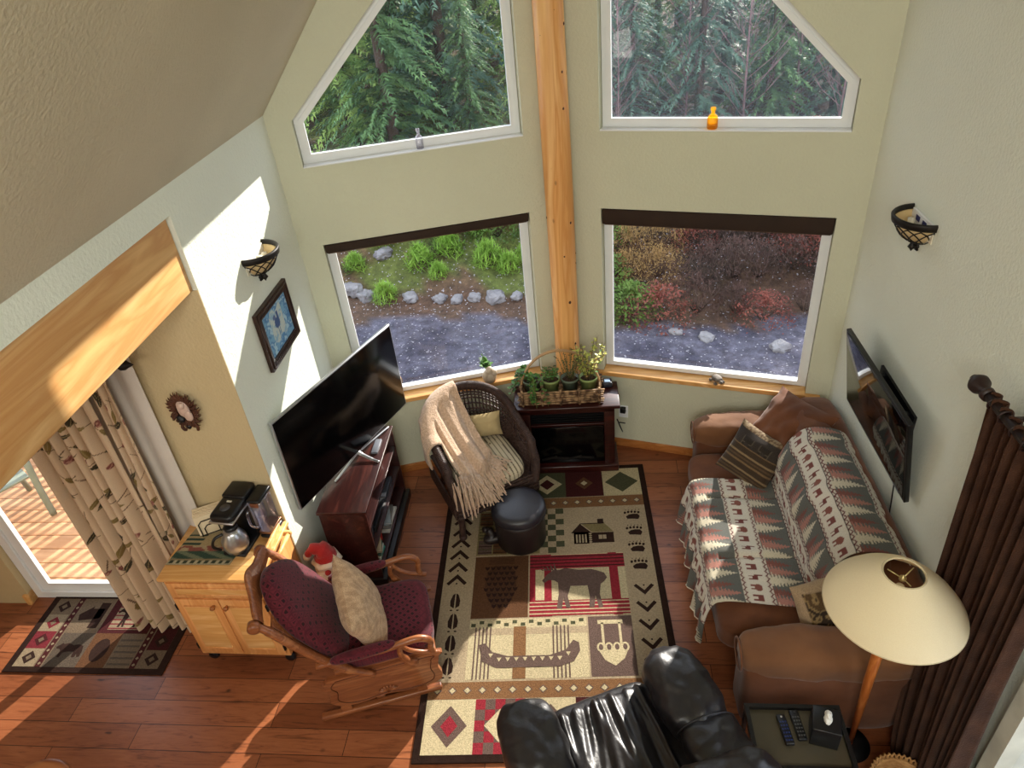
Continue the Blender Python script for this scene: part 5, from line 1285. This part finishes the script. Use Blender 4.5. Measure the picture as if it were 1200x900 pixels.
# ================================================================== right curtain and rod
cr2 = thing('curtain_rod', 'dark turned curtain rod with ball finial on the right wall', 'curtain rod', (WR, 2.1, 2.1), 0)
M_rod = mat('dark_walnut_rod', (52, 34, 30), (36, 24, 22), rough=.45)
b = MB(); b.tube([(-.12, -2.5, 0), (-.12, .36, 0)], .02, M_rod, 16); b.build('rod', cr2)
b = MB(); b.M = Matrix.Translation((-.12, .36, 0)) @ Matrix.Rotation(radians(-90), 4, 'X')
b.lathe([(0, -.01), (.028, -.01), (.03, .01), (.02, .018), (.026, .028), (.022, .04), (.04, .06), (.042, .08), (.03, .1), (.012, .108), (.018, .118), (0, .128)], M_rod, n=24); b.build('finial', cr2)
b = MB(); b.box((-.06, .2, 0), (.12, .014, .014), M_rod); b.box((-.008, .2, -.02), (.014, .03, .12), M_rod, bev=.003); b.box((-.065, .2, -.05), (.1, .012, .012), M_rod); b.build('bracket', cr2)
M_brc = mat('brown_velvet_curtain', (74, 48, 34), (54, 33, 23), rough=.95, sheen=.12, bump=.4, bscale=180, scale=12, spec=.1)
b = MB()
def cur2(u, v):
    z = .01 + 2.12 * v
    wtop = 2.43 - u * .62; wbot = 2.12 - u * .42
    ph = u * 11 * 2 * pi + 1.0 * sin(u * 8) + .4 * sin(v * 4 + u * 9)
    am = .045 * (1 - .45 * v) * (1 + .3 * sin(u * 21))
    y = wbot + (wtop - wbot) * v ** .5 + .012 * cos(ph)
    x = WR - .115 - .01 * (1 - v) ** 2 + am * sin(ph)
    if v > .96: x = WR - .12 + (x - WR + .12) * .8
    return (min(x, WR - .03), y, z)
b.grid(cur2, 200, 60, M_brc, flip=True); o = b.build('brown_curtain'); md = o.modifiers.new('Solid', 'SOLIDIFY'); md.thickness = .004
tag(o, 'long chocolate-brown pleated curtain gathered on the right wall rod', 'curtain')
for k in range(7):
    b = MB(); b.M = Matrix.Translation((-.12, .30 - k * .085, -.002)) @ Matrix.Rotation(radians(90), 4, 'X'); b.tube([(.027 * cos(q * pi / 8), .027 * sin(q * pi / 8), 0) for q in range(16)], .004, M_rod, 6, closed=True); b.build('curtain_ring', cr2)

# ================================================================== OUTSIDE
GZ = -.75
def gh(x, y):
    d = y - (8.6 + .12 * sin(x * .9) + .15 * x * (1 if x > 0 else 0) * 0)
    if x < 0: d = y - 8.55 - .1 * sin(x * 2)
    else: d = y - 8.2 - .03 * x
    z = GZ
    if d > 0: z += min(d, 3) * .36 + max(0, d - 3) * .16
    z += .03 * noise.noise(Vector((x * 1.5, y * 1.5, 0))) + (.16 * noise.noise(Vector((x * .8, y * .8, 4))) if d > .3 else 0)
    return z, d
m, nt, bs, nd, ln = newmat('outside_ground'); M_gr = m
at = nd.new('ShaderNodeAttribute'); at.attribute_name = 'Col'; mp = mapping(nd, ln)
vo = nd.new('ShaderNodeTexVoronoi'); vo.inputs['Scale'].default_value = 60; ln.new(mp.outputs[0], vo.inputs['Vector'])
n1 = nd.new('ShaderNodeTexNoise'); n1.inputs['Scale'].default_value = 9; n1.inputs['Detail'].default_value = 8; n1.inputs['Roughness'].default_value = .75; ln.new(mp.outputs[0], n1.inputs['Vector'])
r = ramp(nd, [(.3, (120, 120, 120)), (.55, (200, 200, 200)), (.72, (255, 255, 255))]); ln.new(n1.outputs['Fac'], r.inputs[0])
mx = nd.new('ShaderNodeMix'); mx.data_type = 'RGBA'; mx.blend_type = 'MULTIPLY'; mx.inputs[0].default_value = 1; ln.new(at.outputs['Color'], mx.inputs[6]); ln.new(r.outputs[0], mx.inputs[7])
r2 = ramp(nd, [(.97, (0, 0, 0)), (.985, (255, 255, 255))]); 
sp = nd.new('ShaderNodeSeparateColor'); ln.new(vo.outputs['Color'], sp.inputs[0]); ln.new(sp.outputs[0], r2.inputs[0])
mx2 = nd.new('ShaderNodeMix'); mx2.data_type = 'RGBA'; mx2.inputs[7].default_value = lin((176, 172, 180)); ln.new(r2.outputs[0], mx2.inputs[0]); ln.new(mx.outputs[2], mx2.inputs[6]); ln.new(mx2.outputs[2], bs.inputs['Base Color'])
bs.inputs['Roughness'].default_value = .95
bp = nd.new('ShaderNodeBump'); bp.inputs['Strength'].default_value = .9; bp.inputs['Distance'].default_value = .06; ln.new(n1.outputs['Fac'], bp.inputs['Height']); ln.new(bp.outputs[0], bs.inputs['Normal'])
def gcol(x, y):
    z, d = gh(x, y); n = noise.noise(Vector((x * 1.3, y * 1.3, 9))) + .6 * noise.noise(Vector((x * 5, y * 5, 2)))
    if d < -.25 + .5 * n: return (128, 125, 144) if n > -.1 else (96, 93, 114)
    if d < .35: return (128, 98, 78)
    if x < .2: return (128, 140, 66) if n > -.05 else ((138, 110, 80) if n > -.4 else (74, 76, 44))
    return (112, 84, 62) if n > 0 else (78, 62, 46)
b = MB(); NX, NY = 170, 200
def gp(u, v):
    x = -14 + 28 * u; y = -2 + 36.4 * v ** 1.2
    z = gh(x, y)[0]
    return (x, y, z)
b.grid(gp, NX, NY, M_gr, cf=lambda u, v: gcol(gp(u, v)[0], gp(u, v)[1]), flip=True)
o = b.build('outside_ground'); struct(o)
random.seed(40)
M_rock = mat('grey_rock', (150, 148, 150), (104, 100, 104), rough=.9, scale=5, bump=.8, bscale=12)
rocks = [(-3.3, 9.0, .22), (-3.05, 8.9, .2), (-2.4, 8.85, .16), (-1.95, 8.8, .15), (-1.7, 8.75, .13), (-1.45, 8.75, .14), (-1.15, 8.72, .2), (-.85, 8.7, .13), (-.6, 8.7, .15), (-.35, 8.68, .1), (-3.4, 9.9, .28), (-3.9, 10.2, .35), (-1.6, 10.4, .26), (-1.4, 10.6, .2), (1.55, 7.6, .13), (2.35, 7.3, .16), (-2.9, 9.6, .2), (-.2, 8.66, .12), (1.2, 7.75, .1)]
for k, (x, y, s) in enumerate(rocks):
    s *= .62
    b = MB(); b.cush((0, 0, 0), (2 * s * random.uniform(1, 1.4), 2 * s, 1.2 * s), M_rock, k=3, n=6, wr=s * .35, ws=1.6 / s, seed=k * 3.1, smooth=False)
    o = b.build('garden_rock', None, (x, y, gh(x, y)[0] + .12 * s), (0, 0, random.random() * 3)); tag(o, 'grey garden rock edging the gravel drive outside the windows', 'rock', 'rocks along the gravel drive')
def leafmat(n, c1, c2, t=.25):
    m = mat(n, c1, c2, rough=.6, scale=2.2, spec=.3, detail=6, lo=.35, hi=.65)
    nt = m.node_tree; nd = nt.nodes; ln = nt.links; bs = nd['Principled BSDF']; tl = nd.new('ShaderNodeBsdfTranslucent'); tl.inputs[0].default_value = lin(c1)
    mx = nd.new('ShaderNodeMixShader'); mx.inputs[0].default_value = t; ln.new(bs.outputs[0], mx.inputs[1]); ln.new(tl.outputs[0], mx.inputs[2]); ln.new(mx.outputs[0], nd['Material Output'].inputs[0]); return m
M_con = [leafmat('conifer_dark', (120, 156, 98), (40, 70, 54)), leafmat('conifer_sunlit_tint', (186, 210, 120), (84, 124, 68)), leafmat('conifer_blue', (118, 150, 126), (58, 92, 78))]  # second one has yellow-green sunlit highlights put into its leaf colour
M_bark = mat('tree_bark', (92, 76, 66), (60, 48, 42), rough=.95, scale=8, bump=.6, bscale=20)
def conifer_mesh(seed, m, H=6, R=1.5, dens=1.0):
    random.seed(seed); b = MB(); vs = []; fs = []
    nb = int(150 * dens)
    for k in range(nb):
        f = (k + random.random()) / nb; z = .25 + (H - .3) * f; L = R * (1 - f) ** .8 * random.uniform(.65, 1.1) + .1; a = random.uniform(0, 2 * pi)
        dx, dy = cos(a), sin(a)
        n = max(5, int(L * 15))
        for j in range(n):
            q = (j + .5) / n; px, py, pz = dx * L * q, dy * L * q, z + .1 * L - .42 * L * q * q + random.uniform(-.02, .02)
            w = .26 * (1 - q * .65) * random.uniform(.7, 1.2)
            for s in (-1, 1):
                for rep in (0, 1):
                    ca = a + s * (.75 + random.uniform(-.3, .3)); tx_, ty_ = px + cos(ca) * w, py + sin(ca) * w; tz = pz - random.uniform(.0, .12)
                    i = len(vs); th = .022
                    o_ = random.uniform(-.05, .05)
                    vs += [(px + dx * o_ - sin(ca) * th, py + dy * o_ + cos(ca) * th, pz), (px + dx * o_ + sin(ca) * th, py + dy * o_ - cos(ca) * th, pz - .012), (tx_, ty_, tz)]; fs.append((i, i + 1, i + 2))
    b.add(vs, fs, m); me_o = b; return me_o
trees = []
protos = []
for k in range(3):
    cr_ = conifer_mesh(50 + k, M_con[k], H=6.0 + .4 * k, R=[1.6, 1.5, 1.7][k], dens=1.25)
    protos.append(cr_)
lab_t = ['dark green conifer with drooping branches outside the upper windows', 'bright green sunlit conifer outside the upper windows', 'blue-green conifer outside the upper windows']
first = [None] * 3
def put_tree(k, x, y, s, rz):
    z = gh(x, y)[0] - .05
    xs = x - (y - 4.5) * .51
    if -6 < xs < 2.9: s = min(s, ((.5 if xs > -2.6 else -.3) + (y - 4.5) / .891 * .46 - z) / 7.0)
    if first[k] is None:
        t = thing('conifer_tree', lab_t[k], 'tree', (x, y, z), rz, ['dark conifers on the slope', 'sunlit conifers on the slope', 'blue conifers on the slope'][k])
        protos[k].build('foliage', t); b = MB(); b.tube([(0, 0, 0), (.02, 0, 3), (0, 0, 5.9)], [.13, .09, .02], M_bark, 8); b.build('trunk', t); first[k] = t
    else: t = copytree(first[k]); t.location = (x, y, z); t.rotation_euler = (0, 0, rz)
    t.scale = (s, s, s * random.uniform(.95, 1.1))
random.seed(77)
spots = [(-2.9, 11.4, 0, .8), (-1.7, 11.9, 0, .85), (-.7, 11.7, 1, .8), (-3.9, 12.4, 1, .85), (-2.3, 13.2, 2, .95), (-5.0, 13.5, 0, .95), (-1.2, 13.8, 1, .95), (-3.4, 14.6, 0, 1.05), (-.1, 13.2, 0, .9),
         (.9, 12.0, 2, .72), (1.9, 11.7, 2, .66), (3.0, 11.9, 0, .62), (4.1, 12.2, 2, .62), (1.4, 13.4, 0, .8), (2.6, 13.6, 2, .75), (3.7, 13.9, 0, .72), (5.0, 13.6, 1, .66), (.5, 14.6, 2, .95), (4.6, 15.2, 2, .8), (-4.6, 15.6, 2, 1.1), (-2.0, 15.8, 0, 1.1), (2.0, 15.6, 0, .9), (-6.2, 15, 1, 1.1), (6.2, 15.2, 0, .8), (3.2, 16.6, 2, .95), (-.6, 16.6, 2, 1.1), (5.6, 17.4, 0, .9), (1.0, 17.6, 0, 1.0), (-3.4, 17.5, 1, 1.2), (-5.6, 18, 0, 1.2)]
for x, y, k, s in spots: put_tree(k, x, y, s, random.uniform(0, 6.28))
# bare saplings among the right-hand trees
M_bare = mat('bare_twig_mauve', (150, 120, 118), (110, 86, 88), rough=.9)
b = MB(); random.seed(8)
b.tube([(0, 0, 0), (.03, 0, 1.6), (0, .03, 3.4)], [.018, .012, .004], M_bare, 6)
for k in range(44):
    z = .5 + 2.7 * k / 44; a = random.uniform(0, 6.28); L = random.uniform(.3, .7) * (1.1 - z / 4); b.tube([(0, 0, z), (cos(a) * L * .6, sin(a) * L * .6, z + L * .5), (cos(a) * L, sin(a) * L, z + L * 1.0)], [.006, .004, .0015], M_bare, 4)
    for q in range(3): aa = a + random.uniform(-.9, .9); b.tube([(cos(a) * L * .6, sin(a) * L * .6, z + L * .5), (cos(a) * L * .6 + cos(aa) * .2, sin(a) * L * .6 + sin(aa) * .2, z + L * .5 + .25)], [.004, .0015], M_bare, 4)
bt0 = tag(b.build('bare_sapling'), 'leafless mauve-brown sapling standing among the conifers behind the right windows', 'tree', 'bare saplings on the slope')
sp_ = [(.62, 11.0), (1.7, 11.6), (2.5, 11.2), (3.4, 11.9), (.9, 12.6), (3.9, 11.3), (2.1, 12.6)]
for k, (x, y) in enumerate(sp_):
    o = bt0 if k == 0 else bt0.copy()
    if k: COL.objects.link(o)
    o.location = (x, y, gh(x, y)[0] - .03); o.rotation_euler = (0, 0, k * 1.3); s = .9 + .12 * (k % 4); o.scale = (s, s, s)
# shrubs
def shrub_mesh(seed, m, n, R, H, lf, thin=.4):
    random.seed(seed); b = MB(); vs = []; fs = []
    for k in range(n):
        a = random.uniform(0, 2 * pi); ph = random.uniform(0, pi / 2); r = random.uniform(.3, 1) ** .5
        p = Vector((R * r * cos(a) * cos(ph), R * r * sin(a) * cos(ph), H * r * sin(ph) + .03)); d = Vector((random.uniform(-1, 1), random.uniform(-1, 1), random.uniform(-.4, 1))).normalized()
        w = d.cross(Vector((0, 0, 1))); w = w.normalized() if w.length > .1 else Vector((1, 0, 0)); s = lf * random.uniform(.6, 1.3); i = len(vs)
        vs += [tuple(p - w * s * thin), tuple(p + d * s), tuple(p + w * s * thin), tuple(p - d * s * .6)]; fs.append((i, i + 1, i + 2, i + 3))
    b.add(vs, fs, m)
    for k in range(9): a = k * .7; b.tube([(0, 0, 0), (R * .5 * cos(a), R * .5 * sin(a), H * .7)], [.012, .004], M_bark, 4)
    return b
kinds = [('green_shrub', shrub_mesh(1, leafmat('shrub_green', (110, 140, 62), (66, 92, 44)), 900, .5, .55, .045), 'leafy green shrub on the garden slope outside', 'green shrubs outside'),
         ('russet_shrub', shrub_mesh(2, leafmat('shrub_russet', (150, 84, 70), (98, 52, 48)), 1100, .6, .6, .035), 'reddish-brown autumn shrub on the slope outside the lower right window', 'russet shrubs outside'),
         ('straw_shrub', shrub_mesh(3, leafmat('shrub_straw', (178, 146, 92), (124, 96, 60)), 1100, .6, .6, .05, .12), 'straw-coloured dry shrub on the slope outside', 'straw shrubs outside'),
         ('grass_tuft', shrub_mesh(4, leafmat('tuft_green', (150, 186, 76), (100, 140, 52)), 500, .22, .3, .11, .06), 'bright green grass tuft beside the gravel drive', 'grass tufts outside'),
         ('thorny_shrub', shrub_mesh(5, leafmat('shrub_dim', (96, 70, 62), (58, 46, 42)), 1200, .6, .65, .05, .1), 'dark tangled leafless shrub on the slope outside', 'dark shrubs outside')]
K0 = {}
def put_shrub(k, x, y, s=1):
    nm, mb, lb, gr = kinds[k]
    if k not in K0: o = mb.build(nm); K0[k] = o
    else: o = K0[k].copy(); COL.objects.link(o)
    tag(o, lb, 'shrub' if k != 3 else 'grass', gr); o.location = (x, y, gh(x, y)[0] - .04); o.rotation_euler = (0, 0, random.uniform(0, 6.28)); q = s * random.uniform(.8, 1.2); o.scale = (q, q, q)
random.seed(99)
for (k, x, y, s) in [(3, -2.75, 8.85, 1), (3, -2.3, 9.4, 1.2), (3, -1.9, 9.6, 1.2), (3, -1.3, 9.4, 1), (3, -2.9, 9.9, 1.1), (0, -.9, 10.3, 1), (0, -.4, 9.8, .9), (0, -.6, 11.0, 1.3), (3, -1.0, 9.3, .8), (0, -2.2, 10.6, .8), (2, -3.8, 9.2, .8), (4, -3.0, 10.9, 1), (1, -2.1, 11.0, .8), (4, -1.3, 11.0, 1), (0, -3.7, 10.9, 1), (3, -.2, 9.3, 1), (0, .05, 9.1, .8), (0, -1.9, 10.0, .8), (3, -2.0, 9.15, .8), (3, -1.5, 10.0, 1), (2, -2.6, 10.3, .6), (0, -1.2, 9.9, .7), (3, -.75, 9.5, 1), (0, -.2, 10.4, 1), (3, -3.3, 9.4, 1)]: put_shrub(k, x, y, s)
for k in range(66):
    x = .3 + (k % 11) * .42 + random.uniform(-.15, .15); y = 8.3 + (k // 11) * .62 + random.uniform(-.2, .2) - .08 * x
    c = 2 if .6 < x < 1.6 and 0 < k // 11 < 5 else (0 if x < .7 else (1 if random.random() < .45 else 4))
    put_shrub(c, x, y, .78)
# deck, railing, plastic chair outside the patio door
M_deck = mat('cedar_deck', (200, 156, 116), (168, 120, 82), rough=.75, scale=2, stretch=(1, 8, 1), detail=6)
b = MB()
for k in range(19): b.box((-4.4, 3.25 + k * .145 + .0, -.075), (5.2, .138, .03), M_deck, bev=.003)
b.box((-4.4, 3.2 + 19 * .145 / 2, -.12), (5.2, 19 * .145, .05), M_bark); struct(b.build('deck'))
rl = thing('deck_railing', 'cedar railing with upright balusters along the sunny deck', 'railing', (-4.4, 5.05, -.06), 0)
b = MB(); b.box((0, 0, 1.08), (5.1, .13, .035), M_deck, bev=.004); b.build('top_rail', rl)
b = MB(); b.box((0, 0, .16), (5.1, .04, .13), M_deck, bev=.004); b.build('bottom_rail', rl)
b0 = None
for k in range(48):
    if b0 is None:
        b = MB(); b.box((0, 0, .62), (.036, .036, .9), M_deck); b0 = b.build('baluster', rl); o = b0
    else: o = b0.copy(); COL.objects.link(o)
    o.location = (-2.5 + k * .106, 0, 0)
for X in (-2.5, -.75, 1.0, 2.5):
    b = MB(); b.box((X, .07, .54), (.09, .09, 1.08), M_deck, bev=.004); b.build('post', rl)
pcg = thing('plastic_chair', 'pale green slatted plastic garden chair on the deck outside the patio door', 'chair', (-4.75, 3.95, -.06), radians(-35))
M_pg = mat('pale_green_plastic', (130, 138, 124), (112, 120, 106), rough=.4)
b = MB(); b.box((0, 0, .42), (.46, .46, .025), M_pg, bev=.01); b.build('seat', pcg)
b = MB()
for k in range(7): b.box((-.24 - .002 * k, -.18 + k * .06, .66), (.018, .035, .46), M_pg, rot=(0, -.15, 0), bev=.004)
b.box((-.275, 0, .9), (.03, .46, .06), M_pg, bev=.01); b.build('backrest', pcg)
for s in (-1, 1):
    b = MB(); b.tube(curve([(-.26, s * .25, .7), (-.05, s * .27, .66), (.18, s * .27, .64), (.26, s * .26, .56), (.27, s * .24, .3), (.27, s * .23, .01)], 6), .026, M_pg, 8, flat=.5); b.build('armrest', pcg)
    b = MB(); b.tube([(-.22, s * .2, .42), (-.27, s * .23, .01)], .022, M_pg, 8); b.build('leg', pcg)

# ================================================================== LIGHT + CAMERA
def sunlamp(az, el, e, col, ang):
    l = bpy.data.lights.new('sun', 'SUN'); l.energy = e; l.color = col; l.angle = radians(ang)
    o = bpy.data.objects.new('sun', l); COL.objects.link(o)
    d = Vector((sin(radians(az)) * cos(radians(el)), cos(radians(az)) * cos(radians(el)), sin(radians(el))))
    o.rotation_euler = d.to_track_quat('Z', 'Y').to_euler(); o.location = d * 30
sunlamp(27, 24.7, 11, (1, .93, .82), .6)
w = bpy.data.worlds.new('sky'); bpy.context.scene.world = w; w.use_nodes = True
bg = w.node_tree.nodes['Background']; bg.inputs[0].default_value = (.80, .88, 1, 1); bg.inputs[1].default_value = 2.6
def area(loc, tgt, size, e, col, sy=None):
    l = bpy.data.lights.new('fill_light', 'AREA'); l.energy = e; l.color = col; l.size = size
    if sy: l.shape = 'RECTANGLE'; l.size_y = sy
    o = bpy.data.objects.new('fill_light', l); COL.objects.link(o); o.location = loc
    o.rotation_euler = (Vector(loc) - Vector(tgt)).to_track_quat('Z', 'Y').to_euler()
area((-.4, -1.6, 4.6), (-.1, 3.8, 1.6), 2.6, 280, (1, .99, .94))  # broad unseen fill added behind the camera to lift the interior
area((-3.2, -1.2, 2.3), (-2.6, 3.0, 1.2), 1.2, 30, (1, .95, .86))  # weak unseen fill added to brighten the nook
cam = bpy.data.cameras.new('camera'); co = bpy.data.objects.new('camera', cam); COL.objects.link(co)
cam.sensor_width = 36; cam.lens = 828.4523 / 1200 * 36; cam.clip_start = .05; cam.clip_end = 200
yw, pt, rl_ = radians(-8.0698), radians(34.5304), radians(-6.2284)
f = Vector((sin(yw) * cos(pt), cos(yw) * cos(pt), -sin(pt))); r0 = Vector((cos(yw), -sin(yw), 0)); u0 = r0.cross(f)
rg = r0 * cos(rl_) + u0 * sin(rl_); up = -r0 * sin(rl_) + u0 * cos(rl_)
co.matrix_world = Matrix(((rg.x, up.x, -f.x, .17442), (rg.y, up.y, -f.y, .03975), (rg.z, up.z, -f.z, 3.9), (0, 0, 0, 1)))
bpy.context.scene.camera = co
vs_ = bpy.context.scene.view_settings; vs_.view_transform = 'Standard'; vs_.look = 'None'; vs_.exposure = 0
